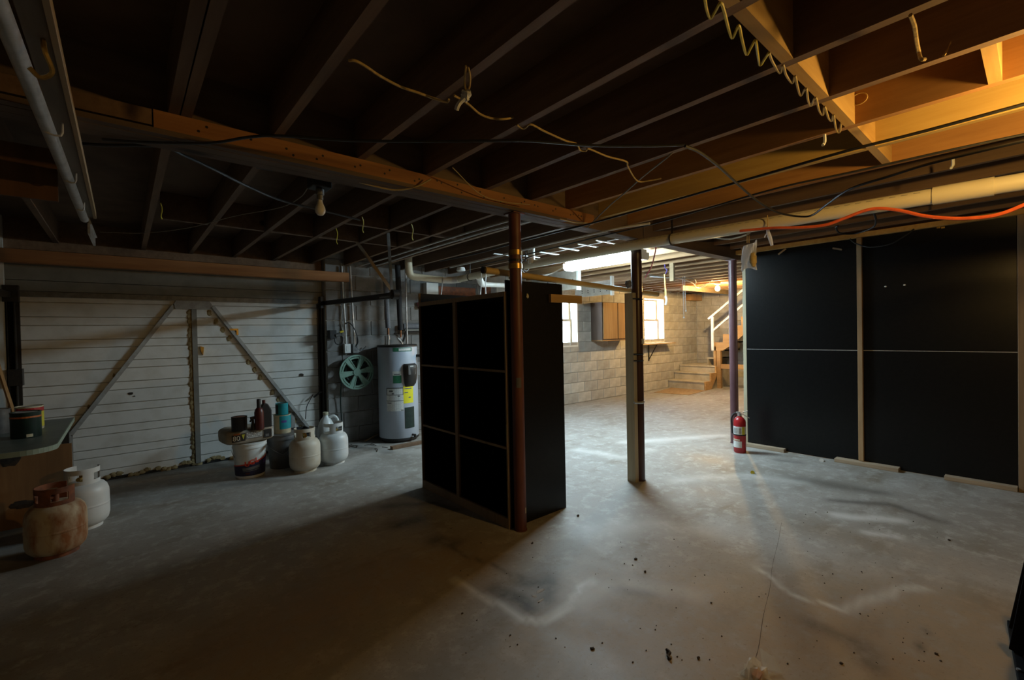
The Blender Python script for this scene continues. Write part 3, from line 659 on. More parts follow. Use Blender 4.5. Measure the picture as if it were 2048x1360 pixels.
# hose reel on the wall
a = hp(713, 744, 5.86); R_ = .228
t = thing('hose_reel', (a.x, 5.99, a.z-R_), 'pale green plastic hose reel with six spokes hung on the block wall', 'hose reel')
def disc(cy, r, ri, n=36, d=.02):
    mb = MB()
    for rr0, rr1, y_ in ((r, ri, cy),):
        vs_ = [(a.x+q*math.cos(2*math.pi*i/n), yy, a.z+q*math.sin(2*math.pi*i/n)) for q, yy in ((r, cy-d/2), (r, cy+d/2), (ri, cy+d/2), (ri, cy-d/2)) for i in range(n)]
        mb.add(vs_, [(k*n+i, k*n+(i+1) % n, ((k+1) % 4)*n+(i+1) % n, ((k+1) % 4)*n+i) for k in range(4) for i in range(n)])
    return mb
disc(5.85, R_, R_-.022).build('rim', 'hose_green', t, smooth=True)
disc(5.846, R_-.03, R_-.05, d=.012).build('inner_rim', 'hose_green', t, smooth=True)
for i in range(6):
    an = math.radians(8+60*i); u_ = V3((math.cos(an), 0, math.sin(an))); s_ = V3((-math.sin(an), 0, math.cos(an))); c_ = V3((a.x, 5.85, a.z))
    w0, w1 = .020, .046
    q4 = [c_+u_*.03-s_*w0, c_+u_*.03+s_*w0, c_+u_*(R_-.02)+s_*w1, c_+u_*(R_-.02)-s_*w1]
    mb = MB(); mb.add([p+V3((0, dy, 0)) for dy in (-.009, .009) for p in q4], [(0, 1, 2, 3), (7, 6, 5, 4)] + [(k, (k+1) % 4, 4+(k+1) % 4, 4+k) for k in range(4)])
    mb.bar(c_+u_*.04-s_*.018+V3((0, -.012, 0)), c_+u_*(R_-.02)-s_*.032+V3((0, -.012, 0)), .006, .008, (0, -1, 0)); mb.bar(c_+u_*.04+s_*.018+V3((0, -.012, 0)), c_+u_*(R_-.02)+s_*.032+V3((0, -.012, 0)), .006, .008, (0, -1, 0))
    mb.build('spoke', 'hose_green', t)
MB().cyl((a.x, 5.83, a.z), (a.x, 5.99, a.z), .05, n=20).build('hub', 'hose_green', t, smooth=True)
hs = MB()
for i in range(5): hs.tube([(a.x+(.14+.012*i)*math.cos(q/20*2*math.pi), 5.885+.018*i, a.z+(.14+.012*i)*math.sin(q/20*2*math.pi)) for q in range(21)], .011, 6)
hs.build('coiled_hose', 'dark_green', t, smooth=True)
hk = hp(682, 790, 5.95)
one('hose_tail', MB().tube([hp(683, 760, 5.9), hp(681, 800, 5.95), hp(683, 840, 5.96), hp(684, 875, 5.97)], .008, 6, 5), 'dark_green', hp(684, 875, 5.97), 'thin dark hose hanging straight down from the reel', 'hose')
# small wall shelf and pink cup behind the heater pipes
a, b_ = hp(806, 648, 5.90), hp(845, 660, 5.90)
t = thing('wall_bracket_shelf', ((a.x+b_.x)/2, 5.99, b_.z), 'small grey shelf with a rolled tarp on the block wall behind the heater', 'shelf')
MB().box(a.x, b_.x+.1, 5.84, 5.998, b_.z-.01, b_.z+.01).build('board', 'grey_board', t)
MB().cyl((a.x+.0, 5.90, b_.z+.055), (b_.x+.08, 5.90, b_.z+.055), .042, n=12).build('tarp_roll', 'insulation_grey', t, smooth=True)
MB().bar((a.x+.03, 5.97, b_.z-.16), (a.x+.03, 5.86, b_.z-.01), .02, .02).build('bracket', 'black_metal', t)
a = hp(841, 610, 5.93)
t = thing('pink_cup', (a.x, 5.96, a.z-.05), 'pink plastic scoop hanging on the wall at the shelf unit edge', 'cup')
MB().lathe([(.03, -.04), (.045, .02), (.045, .035), (.03, .045)], (a.x+.01, 5.95, a.z), 16).build('bowl', 'pink', t, smooth=True)
MB().lathe([(.02, -.055), (.036, -.04), (.03, -.03)], (a.x+.0, 5.95, a.z), 14).build('grip', 'dark_red', t, smooth=True)
one('scrap_plank', MB().bar(on_z(783, 896, .02), on_z(845, 884, .02), .07, .036), 'joist_wood', on_z(810, 890), 'weathered plank end lying on the floor under the water heater', 'lumber')
one('thin_stick', MB().bar(on_z(730, 882, .015), on_z(756, 868, .05), .02, .015), 'pale_wood', on_z(740, 880), 'thin stick on the floor left of the water heater', 'stick')
# ================================================================== propane tanks
def propane(c, rot, body, collar, label, grime=None, s=1.0):
    c = V3(c); t = thing('propane_tank', c, label, 'propane tank', 'propane tanks'); r = .153*s
    MB().pipe(c, c+V3((0, 0, .03)), .110*s, .104*s, 24).build('foot_ring', collar, t, smooth=True)
    pf = [(.02, .016), (.095, .018), (.125, .030), (.145, .055), (.1525, .09), (.153, .12), (.153, .160), (.153, .1675), (.1545, .170), (.1545, .176), (.153, .1785), (.153, .186), (.153, .25), (.1505, .275), (.142, .302), (.124, .326), (.098, .340), (.06, .347), (.02, .348)]
    MB().lathe([(a*s, b*s) for a, b in pf], c, 32).build('vessel', body, t, smooth=True)
    cr = .098*s; q = MB(); A = lambda d: math.radians(d+rot)
    z0, z1, z2, z3 = .325*s, .365*s, .415*s, .452*s
    q.patch(c, cr, A(-140), A(140), z0, z1, .004, 28); q.patch(c, cr, A(-140), A(140), z2, z3, .004, 28)
    for a, b in ((-140, -112), (-62, -40), (40, 62), (112, 140)): q.patch(c, cr, A(a), A(b), z1-.001, z2+.001, .004, 5)
    for a, b in ((-40, -24), (24, 40)): q.patch(c, cr, A(a), A(b), z1-.001, z2+.001, .004, 4)
    q.build('collar', collar, t, smooth=True)
    v = MB(); v.cyl(c+V3((0, 0, .34*s)), c+V3((0, 0, .40*s)), .018).cyl(c+V3((0, 0, .40*s)), c+V3((0, 0, .415*s)), .03)
    d = V3((math.cos(A(0)), math.sin(A(0)), 0)); v.cyl(c+V3((0, 0, .375*s)), c+V3((0, 0, .375*s))+d*.06, .014)
    v.build('valve', 'brass' if body != 'tank_rust' else 'rust', t, smooth=True)
    return t
def base(px_, py_, r):                      # centre of a round foot whose nearest edge is seen at this pixel
    p = on_z(px_, py_); d = V3((p.x, p.y, 0)).normalized(); return p+d*r
propane(base(115, 1116, .105), 200, 'tank_rust', 'rust', 'badly rusted propane tank in front of the green table')
propane(base(168, 1062, .105), 250, 'tank_white', 'tank_white', 'clean white propane tank behind the rusted one by the green table')
propane(base(611, 946, .105), -95, 'tank_old', 'tank_old', 'yellowed propane tank with a stained collar between grey bucket and garage door')
propane(base(667, 931, .105)+V3((.012, .012, 0)), -70, 'tank_white', 'tank_white', 'whitest propane tank standing nearest the door track and water heater')
# ================================================================== things piled by the garage door
def meshed(o):                             # lettering as plain mesh
    bpy.context.view_layer.update(); me_ = bpy.data.meshes.new_from_object(o.evaluated_get(bpy.context.evaluated_depsgraph_get()))
    n_ = bpy.data.objects.new(o.data.name, me_); COL.objects.link(n_); n_.parent = o.parent; n_.location = o.location; n_.rotation_euler = o.rotation_euler
    if not me_.materials: me_.materials.append(o.data.materials[0])
    nm = o.data.name; bpy.data.objects.remove(o); n_.name = nm; return n_
def ang_to_cam(c): return math.atan2(-c.y, -c.x)
c = base(501, 957, .13); a0 = ang_to_cam(c)
t = thing('compound_bucket', c, 'white plastic bucket with a navy and red label under the concrete bag', 'bucket')
MB().lathe([(.125, 0), (.132, .01), (.150, .30), (.157, .30), (.157, .315), (.152, .335), (.157, .337), (.157, .352), (.02, .355)], c, 32).build('pail', 'white_enamel', t, smooth=True)
def bucket_r(z): return .132+.018*(z-.01)/.29
def wrap(mat, nm, d0, d1, z0, z1a, z1b, off=.0015, lo2=None):
    n = 14; mb = MB()
    for i in range(n+1):
        k = i/n; a = a0+math.radians(d0+(d1-d0)*k); u = V3((math.cos(a), math.sin(a), 0))
        zb = z0 if lo2 is None else z0+(lo2-z0)*k**1.6
        zt = z1a+(z1b-z1a)*k**1.6
        mb.v += [c+u*(bucket_r(zb)+off)+V3((0, 0, zb)), c+u*(bucket_r(zt)+off)+V3((0, 0, zt))]
    mb.f = [(2*i, 2*i+2, 2*i+3, 2*i+1) for i in range(n)]
    return mb.build(nm, mat, t, smooth=True)
wrap('navy_label', 'label', -88, 88, .028, .125, .205); wrap('logo_red', 'label_stripe', -88, 88, .122, .132, .218, .0025, .203)
wrap('purple', 'label_corner', 55, 88, .13, .165, .196, .0022)
for i_, ch_ in enumerate('UGL'):
    tx = bpy.data.curves.new('logo_print', 'FONT'); tx.body = ch_; tx.size = .066; tx.offset = .002; tx.align_x = 'CENTER'; tx.align_y = 'CENTER'; tx.extrude = .0004
    aa = a0+math.radians(-10+17*i_); u = V3((math.cos(aa), math.sin(aa), 0)); zz = .150+.014*i_; pc = c+u*(bucket_r(zz)+.007)+V3((0, 0, zz))
    to = bpy.data.objects.new('logo_print', tx); COL.objects.link(to); to.parent = t; tx.materials.append(MATS['logo_red']); to.location = pc-c; to.rotation_euler = (math.pi/2, .0, aa+math.pi/2); ORG[to.name] = pc; meshed(to)
wrap('grey_steel', 'print', -28, 36, .085, .112, .128, .003, .10); wrap('print_grey', 'print', -26, 34, .072, .08, .092, .003, .084)
wrap('dark_red', 'oval_mark', -18, -2, .045, .062, .062, .003)
MB().tube([c+V3((.157*math.cos(a0+q), .157*math.sin(a0+q), .30-.13*math.cos(q*.95))) for q in [i*.16-1.45 for i in range(10)]][:4], .003, 5).build('bail_wire', 'grey_steel', t)
c2 = base(566, 938, .13)
t = thing('grey_bucket', c2, 'dark grey plastic bucket carrying two teal paint cans', 'bucket')
MB().lathe([(.125, 0), (.15, .31), (.158, .31), (.158, .33), (.152, .35), (.158, .352), (.158, .366), (.02, .368)], c2, 28).build('pail', 'grey_plastic', t, smooth=True)
ac = ang_to_cam(c2); MB().tube([c2+V3((.158*math.cos(ac+q), .158*math.sin(ac+q), .30-.14*(1-abs(q)/1.5))) for q in [-1.5+.25*i for i in range(13)]], .004, 5).build('bail_handle', 'grey_steel', t)
def can(cc, r, h, body, lab, lid='zinc', bands=()):
    t = thing('paint_can', cc, lab, 'can', 'paint cans'); cc = V3(cc)
    MB().lathe([(r*.97, 0), (r, .004), (r, h-.008), (r*1.02, h-.004), (r*1.02, h), (r*.93, h), (r*.92, h-.008), (.01, h-.008)], cc, 24).build('body', body, t, smooth=True)
    MB().lathe([(r*.80, h-.0075), (r*.80, h-.004), (.01, h-.004)], cc, 20).build('lid', lid, t, smooth=True)
    a = ang_to_cam(cc)
    for nm, mt, d0, d1, za, zb in bands: MB().patch(cc, r, a+math.radians(d0), a+math.radians(d1), za, zb, .0012, 12).build(nm, mt, t)
    return t
zt = .368
cc = V3((c2.x+.005, c2.y, zt))
can(cc, .085, .20, 'cream_label', 'larger teal and cream paint can on the grey bucket', 'black_matte', [('label', 'teal', -18, 95, .05, .192), ('print', 'purple', -5, 30, .12, .145)])
can((cc.x, cc.y, zt+.20), .062, .125, 'teal', 'small teal paint can stacked on the larger teal can', 'black_matte', [('rim_band', 'black_matte', -100, -35, .01, .11)])
# concrete bag lying over the bucket
bc = V3((c.x-.024, c.y+.02, .356)); br = math.radians(6)
Lx, Ly, Hz = .225, .165, .15
bag = MB().blob((0, 0, 0), Lx, Ly, Hz/2, 36, 20, .012, 5.5)
bag.v = [bc+V3((p.x*math.cos(br)-p.y*math.sin(br), p.x*math.sin(br)+p.y*math.cos(br), max(0, p.z+Hz/2+.004*math.sin(30*p.x)*(p.z > 0)))) for p in bag.v]
t = thing('concrete_bag', bc, 'sagging paper bag of concrete mix printed with the number 80', 'bag')
sk = bag.build('sack', 'bag_paper', t, smooth=True)
fx = V3((math.cos(br), math.sin(br), 0)); fyv = V3((-math.sin(br), math.cos(br), 0))
def face(u0, u1, z0, z1, off): # plate on the long front side
    ctr = bc - fyv*(Ly+off); return [ctr+fx*(u*Lx)+V3((0, 0, z*1.3)) for u, z in ((u0, z0), (u1, z0), (u1, z1), (u0, z1))]
def plate(nm, mat, u0, u1, z0, z1, off=.002):
    q = face(u0, u1, z0, z1, off); mb = MB().add(q+[p+fyv*.02 for p in q], [(0, 1, 2, 3), (7, 6, 5, 4)] + [(k, (k+1) % 4, 4+(k+1) % 4, 4+k) for k in range(4)])
    return mb.build(nm, mat, t)
plate('number_panel', 'black_matte', -.76, -.44, .026, .078); plate('panel_band', 'orange_band', -.70, -.45, .078, .089)
plate('shield_panel', 'black_matte', -.41, -.25, .028, .085)
q = face(-.395, -.265, .04, .078, .004); MB().add([q[3], q[2], (q[0]+q[1])/2], [(0, 1, 2)]).build('shield', 'yellow_mark', t)
plate('brand_panel', 'print_grey', -.22, .45, .038, .088)
pr = MB()
for r_ in range(4):
    u = -.20
    while u < .40:
        w_ = random.uniform(.02, .06); q = face(u, min(u+w_, .44), .043+r_*.0115, .051+r_*.0115, .0036); pr.add(q, [(0, 1, 2, 3)]); u += w_+.015
pr.build('print', 'white_label', t)
plate('panel_dark', 'black_matte', .50, .80, .028, .09); q = face(.57, .72, .035, .055, .004); MB().add(q, [(0, 1, 2, 3)]).build('print', 'print_grey', t)
plate('white_end', 'white_label', .84, .93, .03, .09, .0)
tx = bpy.data.curves.new('weight_print', 'FONT'); tx.body = '80'; tx.size = .066; tx.align_x = 'CENTER'; tx.align_y = 'CENTER'; tx.extrude = .0004
to = bpy.data.objects.new('weight_print', tx); COL.objects.link(to); to.parent = t; tx.materials.append(MATS['white_enamel'])
pc = bc - fyv*(Ly+.0035) + fx*(-.60*Lx) + V3((0, 0, .067)); to.location = pc-bc; to.rotation_euler = (math.pi/2, 0, br); ORG[to.name] = pc; meshed(to)
ztop = .356+.149
def top_at(px_, py_): return on_z(px_, py_, ztop)
p = top_at(479, 862); p += V3((p.x, p.y, 0)).normalized()*.05; can((p.x, p.y, ztop), .068, .135, 'black_matte', 'small black-stained can on the left of the concrete bag', 'rust')
p = top_at(519, 860); p += V3((p.x, p.y, 0)).normalized()*.04
t = thing('red_bottle', p, 'dark red bottle with a long black neck on the concrete bag', 'bottle')
MB().lathe([(.038, 0), (.042, .01), (.042, .17), (.034, .20), (.02, .215)], p, 20).build('body', 'dark_red', t, smooth=True)
MB().lathe([(.019, .205), (.019, .295), (.017, .30)], p, 16).build('cap', 'black_matte', t, smooth=True)
p = top_at(532, 856); p += V3((p.x, p.y, 0)).normalized()*.07
t = thing('oil_bottle', p, 'black motor oil bottle with sloped shoulder behind the red bottle', 'bottle')
MB().prism([(p.x-.05, ztop), (p.x+.052, ztop), (p.x+.052, ztop+.17), (p.x+.02, ztop+.235), (p.x-.02, ztop+.245), (p.x-.05, ztop+.21)], 'Y', p.y-.03, p.y+.03).build('body', 'black_matte', t, bevel=.01)
MB().cyl((p.x-.015, p.y, ztop+.235), (p.x-.015, p.y, ztop+.275), .015).build('cap', 'dark_red', t, smooth=True)
p = top_at(506, 861); p += V3((p.x, p.y, 0)).normalized()*.03
t = thing('spray_nozzle', p, 'small black trigger nozzle standing left of the red bottle', 'nozzle')
MB().lathe([(.022, 0), (.020, .03), (.012, .07), (.012, .10)], p, 14).build('stem', 'black_matte', t, smooth=True)
MB().bar(p+V3((-.022, 0, .115)), p+V3((.022, 0, .12)), .022, .03).bar(p+V3((-.018, 0, .10)), p+V3((-.022, 0, .08)), .01, .014).build('trigger_head', 'black_matte', t, bevel=.004)
# dark crate and white jug behind the tanks
cr = base(592, 922, .0) + V3((.10, .28, 0))
t = thing('dark_crate', cr, 'dark plastic crate half hidden behind the yellowed propane tank', 'crate')
q = MB(); q.box(cr.x-.17, cr.x+.12, cr.y-.10, cr.y+.10, 0, .02)
for z in (.07, .14, .21, .27): q.box(cr.x-.17, cr.x+.12, cr.y-.10, cr.y-.085, z, z+.045).box(cr.x-.17, cr.x-.155, cr.y-.085, cr.y+.085, z, z+.045).box(cr.x+.105, cr.x+.12, cr.y-.085, cr.y+.085, z, z+.045).box(cr.x-.17, cr.x+.12, cr.y+.085, cr.y+.10, z, z+.045)
for a_, b_ in ((-.17, -.085), (.10, -.085), (-.17, .085), (.10, .085)): q.box(cr.x+a_, cr.x+a_+.02, cr.y+b_-.01, cr.y+b_+.01, 0, .315)
q.build('slatted_body', 'black_matte', t)
p = V3((1.90, 5.82, 0))
t = thing('plastic_jug', p, 'white plastic jug with loop handle behind the whitest propane tank', 'jug')
MB().lathe([(.09, 0), (.098, .012), (.098, .26), (.088, .32), (.06, .38), (.03, .415), (.026, .44)], p, 24).build('bottle', 'white_enamel', t, smooth=True)
MB().cyl(p+V3((0, 0, .435)), p+V3((0, 0, .47)), .032, n=18).build('cap', 'cream_label', t, smooth=True)
MB().tube([p+V3((.035, -.02, .40)), p+V3((.085, -.04, .415)), p+V3((.125, -.05, .37)), p+V3((.125, -.05, .29)), p+V3((.092, -.03, .23))], .018, 10, 5).build('handle', 'white_enamel', t, smooth=True)
MB().tube([on_y(650, 783, 6.08), on_y(640, 785, 6.07), on_y(627, 795, 6.08)], .012, 6, 3).build('bottom_lock', 'black_metal', door)
one('loose_cord', MB().tube([on_y(626, 789, 6.06), on_y(620, 800, 6.06), on_y(613, 815, 6.08), on_y(611, 838, 6.10)], .005, 6, 5), 'black_cord', on_y(611, 838, 6.1), 'short black cord hanging on the garage door by the right track', 'cord')
# ================================================================== green table on the left
TZ = .70
t = thing('work_table', (-1.1, 5.1, 0), 'low table with a worn green top and a brown plywood front panel', 'table')
rc = .16; poly = [(-2.4, 4.32), (-.365-rc, 4.32)] + [(-.365-rc+rc*math.sin(math.radians(a)), 4.32+rc-rc*math.cos(math.radians(a))) for a in range(10, 91, 10)] + [(-.365, 5.90), (-2.4, 5.90)]
MB().prism(poly, 'Z', TZ-.030, TZ).build('top', 'table_green', t)
ed = MB()
for (a_, b_), (c_, d_) in zip(poly[:-1], poly[1:-1]): ed.bar((a_, b_, TZ-.016), (c_, d_, TZ-.016), .008, .034)
ed.build('edge_band', 'table_edge', t)
MB().box(-2.4, -.325, 4.955, 4.97, .03, .612).build('front_panel', 'panel_tan', t)
for x_, y_ in ((-2.3, 5.02), (-.42, 5.02), (-2.3, 5.8), (-.42, 5.8)): MB().box(x_-.025, x_+.025, y_-.025, y_+.025, 0, TZ-.031).build('leg', 'black_metal', t)
for x_, z_, rx, rz in ((-.66, .55, .05, .05), (-.45, .60, .05, .012), (-.60, .20, .06, .03)): MB().blob((x_, 4.9548, z_), rx, .0015, rz, 14, 6, .3).build('stain', 'dirt', t)
def tabp(px_, py_, r): p = on_z(px_, py_, TZ); return p + V3((p.x, p.y, 0)).normalized()*r
can(tabp(53, 877, .085), .083, .19, 'dark_green', 'dark green paint can with orange band at the front of the green table', 'zinc', [('band', 'orange_band', -85, 85, .148, .160), ('barcode', 'cream_label', 0, 24, .008, .030)])
can(tabp(66, 866, .085)+V3((-.035, .17, 0)), .083, .19, 'cream_label', 'paint can with yellow and red label behind the dark green can', 'zinc', [('label', 'yellow_mark', 10, 100, .02, .145), ('band', 'red_paint', -60, 100, .145, .178)])
can(tabp(50, 868, .085)+V3((-.17, .12, 0)), .083, .19, 'grey_steel', 'plain silver paint can behind the dark green can, farthest left', 'zinc', [])
st_ = (on_y(1, 765, 5.98), on_y(14, 842, 5.93))
one('leaning_stick', MB().bar(st_[0]+(st_[0]-st_[1])*.5, V3((st_[1].x+.06, 5.90, .703)), .025, .018), 'cab_wood', st_[1], 'thin brown stick leaning on the white wall at the left edge', 'stick')
# ================================================================== fire extinguisher
e = base(1480, 907, .065); ae = ang_to_cam(e); rv = V3((-math.sin(ae), math.cos(ae), 0)); r = .064
t = thing('fire_extinguisher', e, 'red fire extinguisher standing on the floor at the end of the partition', 'fire extinguisher')
MB().lathe([(r*.9, 0), (r, .012), (r, .345), (r*.92, .372), (r*.62, .395), (.024, .405), (.02, .42)], e, 28).build('cylinder', 'red_paint', t, smooth=True)
A = lambda d: ae+math.radians(d)
MB().patch(e, r, A(-88), A(88), .21, .30, .0012, 16).build('instruction_label', 'white_label', t)
MB().patch(e, r+.0013, A(20), A(50), .212, .298, .0006, 6).build('label_yellow', 'yellow_mark', t)
pr = MB()
for d_ in (-60, -45, -30, -8, 5): pr.patch(e, r+.0013, A(d_), A(d_+7), .222, .285, .0005, 3)
pr.build('print', 'grey_steel', t)
MB().lathe([(r+.002, .198), (r+.003, .20), (r+.003, .21), (r+.002, .212)], e, 28).build('hose_band', 'black_matte', t, smooth=True)
MB().patch(e, r, A(-88), A(18), .062, .135, .0012, 12).build('maker_label', 'white_label', t)
MB().patch(e, r, A(-80), A(0), .142, .158, .0012, 8).build('logo_label', 'cream_label', t)
MB().cyl(e+V3((0, 0, .415)), e+V3((0, 0, .445)), .022, n=16).build('valve_head', 'zinc', t, smooth=True)
MB().bar(e+V3((0, 0, .455))-rv*.03*-1*0+(-rv)*-.03, e+V3((0, 0, .475))+rv*.085, .022, .010).build('top_lever', 'zinc', t, bevel=.003)
MB().bar(e+V3((0, 0, .44))+rv*.02, e+V3((0, 0, .395))+rv*.10, .020, .008).build('carry_handle', 'zinc', t, bevel=.003)
MB().bar(e+V3((0, 0, .45))-rv*.035, e+V3((0, 0, .455))+rv*.01, .02, .016).build('gauge_block', 'zinc', t, bevel=.003)
MB().tube([e+V3((0, 0, .445))-rv*.03, e+V3((0, 0, .43))-rv*.06, e+V3((0, 0, .38))-rv*.082, e+V3((0, 0, .30))-rv*.08, e+V3((0, 0, .21))-rv*.075], .010, 8, 5).build('hose', 'black_cord', t, smooth=True)
# ================================================================== floor clutter
def curl(nm, px_, py_, mat, r_, lab, cat): one(nm, MB().cyl(on_z(px_, py_, 0), on_z(px_, py_, .012), r_, n=16), mat, on_z(px_, py_), lab, cat)
curl('bottle_cap', 1643, 921, 'white_enamel', .02, 'white bottle cap on the floor in front of the partition', 'cap')
curl('yellow_dot', 1505, 945, 'yellow_mark', .018, 'yellow paper dot on the floor below the fire extinguisher', 'scrap')
db = MB(); random.seed(11)
for i in range(150):
    x_ = random.gauss(1250, 260) if i < 95 else random.uniform(1600, 1900); y_ = random.uniform(1020, 1330)
    if x_ < 900 or x_ > 2040: continue
    p = on_z(x_, y_); s_ = random.uniform(.002, .0055)*(2 if random.random() < .08 else 1); db.blob(p+V3((0, 0, s_*.3)), s_, s_*random.uniform(.5, 1), s_*.5, 6, 4, .3)
o = db.build('floor_debris', 'dirt', None); tag(o, 'small dark crumbs of dirt scattered over the concrete floor', 'debris'); o['kind'] = 'stuff'
tw = MB()
for i in range(9):
    p = on_z(random.uniform(695, 765), random.uniform(890, 910), .006); a_ = random.uniform(0, 6.28); q = p+V3((math.cos(a_), math.sin(a_), 0))*random.uniform(.08, .2); m_ = (p+q)/2+V3((random.uniform(-.03, .03), random.uniform(-.03, .03), .006)); tw.tube([p, m_, q], .004, 5, 4)
o = tw.build('twig_litter', 'dirt', None); tag(o, 'dry twigs and wire bits on the floor in front of the water heater', 'debris'); o['kind'] = 'stuff'
for a_, b_, r1, r2, lab in ((1080, 1182, .030, .012, 'largest pale flake of peeled coating on the dark floor patch'), (1083, 1200, .022, .007, 'thin pale flake of peeled coating nearest the camera'), (1068, 1192, .010, .014, 'small pale flake at the left of the peeled spot')):
    one('coating_flake', MB().blob(on_z(a_, b_, .0005), r1, r2, .0012, 13, 4, .4), 'flake', on_z(a_, b_), lab, 'flake', 'flakes of peeled floor coating')
for px_, py_, s_, lab in ((1156, 1031, .012, 'dark crumb beside the corner of the shelf unit'), (1290, 1143, .008, 'dark crumb on the open concrete floor')):
    one('dirt_clod', MB().blob(on_z(px_, py_, s_*.5), s_, s_*.8, s_*.6, 8, 6, .3), 'dirt', on_z(px_, py_), lab, 'debris')
one('bent_twig', MB().tube([on_z(1333, 1299, .006), on_z(1340, 1305, .01), on_z(1336, 1312, .006), on_z(1341, 1318, .006)], .006, 6, 4), 'dirt', on_z(1337, 1308), 'short bent brown twig on the floor', 'twig')
# crumpled clear wrapper in the foreground
w_ = on_z(1512, 1352); random.seed(5); mb = MB(); n = 9
for j in range(n):
    for i in range(n):
        u, v_ = i/(n-1)-.5, j/(n-1)-.5
        mb.v.append(w_+V3((u*.13+random.uniform(-.012, .012), v_*.10+random.uniform(-.012, .012), max(.003, .055-.35*(u*u+v_*v_)+random.uniform(-.022, .025)))))
mb.f = [(j*n+i, j*n+i+1, (j+1)*n+i+1, (j+1)*n+i) for j in range(n-1) for i in range(n-1)]
t = thing('plastic_wrapper', w_, 'crumpled clear plastic wrapper on the floor in the foreground', 'wrapper')
mb.build('film', 'clear_film', t)
q0 = on_z(1526, 1338); MB().add([q0, q0+V3((.03, -.06, .004)), q0+V3((.03, -.03, .05)), q0+V3((.0, .012, .085))], [(0, 1, 2), (0, 2, 3)]).build('torn_flap', 'clear_film', t)
MB().box(w_.x-.02, w_.x+.03, w_.y-.02, w_.y+.01, 0, .012).build('insert_card', 'orange_band', t)
# black folding stand at the right foreground corner
t = thing('folding_stand', (2.8, .05, 0), 'black folding stand reaching in at the bottom right corner', 'stand')
MB().bar((3.085, .092, .014), (2.40, .030, .014), .03, .028).build('foot_bar', 'dead_black', t, bevel=.004)
MB().bar((3.00, .075, .03), (2.96, -.03, .74), .05, .02, (1, 0, 0)).build('leg', 'dead_black', t, bevel=.003)
MB().bar((2.80, .058, .03), (2.78, -.03, .70), .07, .02, (1, 0, 0)).build('leg', 'dead_black', t, bevel=.003)
MB().bar((3.05, .085, .02), (2.80, .02, .30), .025, .02, (0, 1, 0)).build('brace', 'dead_black', t, bevel=.003)
MB().prism([(2.35, .03), (2.74, .03), (2.74, .60), (2.66, .70), (2.35, .70)], 'Y', -.04, -.02).build('side_panel', 'dead_black', t)
MB().cyl((2.66, .062, .028), (2.66, .062, .034), .007, n=10).build('rivet', 'zinc', t)
# ================================================================== drain pipes under the joists
PX, PZ, PR = 3.53, 2.165, .0445
t = thing('drain_pipe', (PX, 2.5, PZ), 'long yellowed plastic drain pipe hung below the joists across the room', 'pipe')
MB().tube([(PX, -.30, 2.122), (PX, .3, 2.135), (PX, 1.4, 2.158), (PX, 2.4, 2.178), (PX, 3.4, 2.184), (PX, 4.4, 2.178), (PX, 5.28, PZ)], PR, 22).build('main_run', 'pvc', t, smooth=True)
MB().cyl((PX, .16, 2.132), (PX, .40, 2.137), PR*1.13, n=22).build('coupling', 'pvc', t, smooth=True)
MB().tube([(PX, 5.20, PZ), (PX-.02, 5.33, PZ), (PX-.14, 5.40, PZ)], PR*1.1, 16, 5).build('elbow', 'pvc_white', t, smooth=True)
MB().cyl((PX-.12, 5.40, PZ), (2.98, 5.40, PZ+.015), PR, n=20).build('branch', 'pvc', t, smooth=True)
MB().tube([(3.02, 5.40, PZ+.01), (2.90, 5.40, PZ+.03), (2.87, 5.40, PZ+.14), (2.87, 5.40, PZ+.30)], PR*1.08, 16, 5).build('elbow', 'pvc', t, smooth=True)
MB().tube([(PX, 4.75, PZ-.02), (PX+.18, 4.95, PZ-.06), (PX+.30, 5.05, PZ-.07)], .045, 14, 4).build('wye', 'pvc_white', t, smooth=True)
MB().cyl((PX+.28, 5.05, PZ-.07), (5.0, 5.05, PZ-.05), .034, n=16).build('side_branch', 'pvc_white', t, smooth=True)
MB().cyl((PX-.03, 3.72, PZ+.02), (PX-.03, 3.72, PZ+.22), .04, n=16).build('vent_stub', 'pvc_white', t, smooth=True)
for y_ in (2.02, 3.85, 4.95): MB().tube([(PX+(PR+.004)*math.cos(q/14*2*math.pi), y_, PZ+(PR+.004)*math.sin(q/14*2*math.pi)) for q in range(15)], .006, 5).bar((PX, y_, PZ+PR), (PX, y_, ZJ), .016, .004).build('hanger_strap', 'black_metal', t)
pr = MB(); q = math.radians(150)
for i in range(38):
    y_ = .45+i*.055; pr.add([(PX+(PR+.0006)*math.cos(a), yy, PZ+(PR+.0006)*math.sin(a)) for yy, a in ((y_, q), (y_+.03, q), (y_+.03, q+.06), (y_, q+.06))], [(0, 1, 2, 3)])
pr.v = [V3((p.x, p.y, p.z-PZ+2.131+.021*p.y)) for p in pr.v]
pr.build('print', 'print_grey', t)
# closet pole between the posts
a, b = V3((1.93, 2.548, 1.852)), V3((4.15, 2.548, 1.772))
t = thing('closet_pole', a, 'yellow cardboard pole clamped between the first two steel posts', 'pole')
MB().pipe(a, b, .024, .019).build('tube', 'pole_yellow', t, smooth=True)
MB().cyl(a+V3((-.004, 0, 0)), a+V3((.012, 0, 0)), .0255, n=16).build('end_cap', 'black_matte', t, smooth=True)
MB().blob((3.585, 2.50, 1.84), .03, .03, .035, 10, 8, .25).build('rag', 'insulation_grey', t)
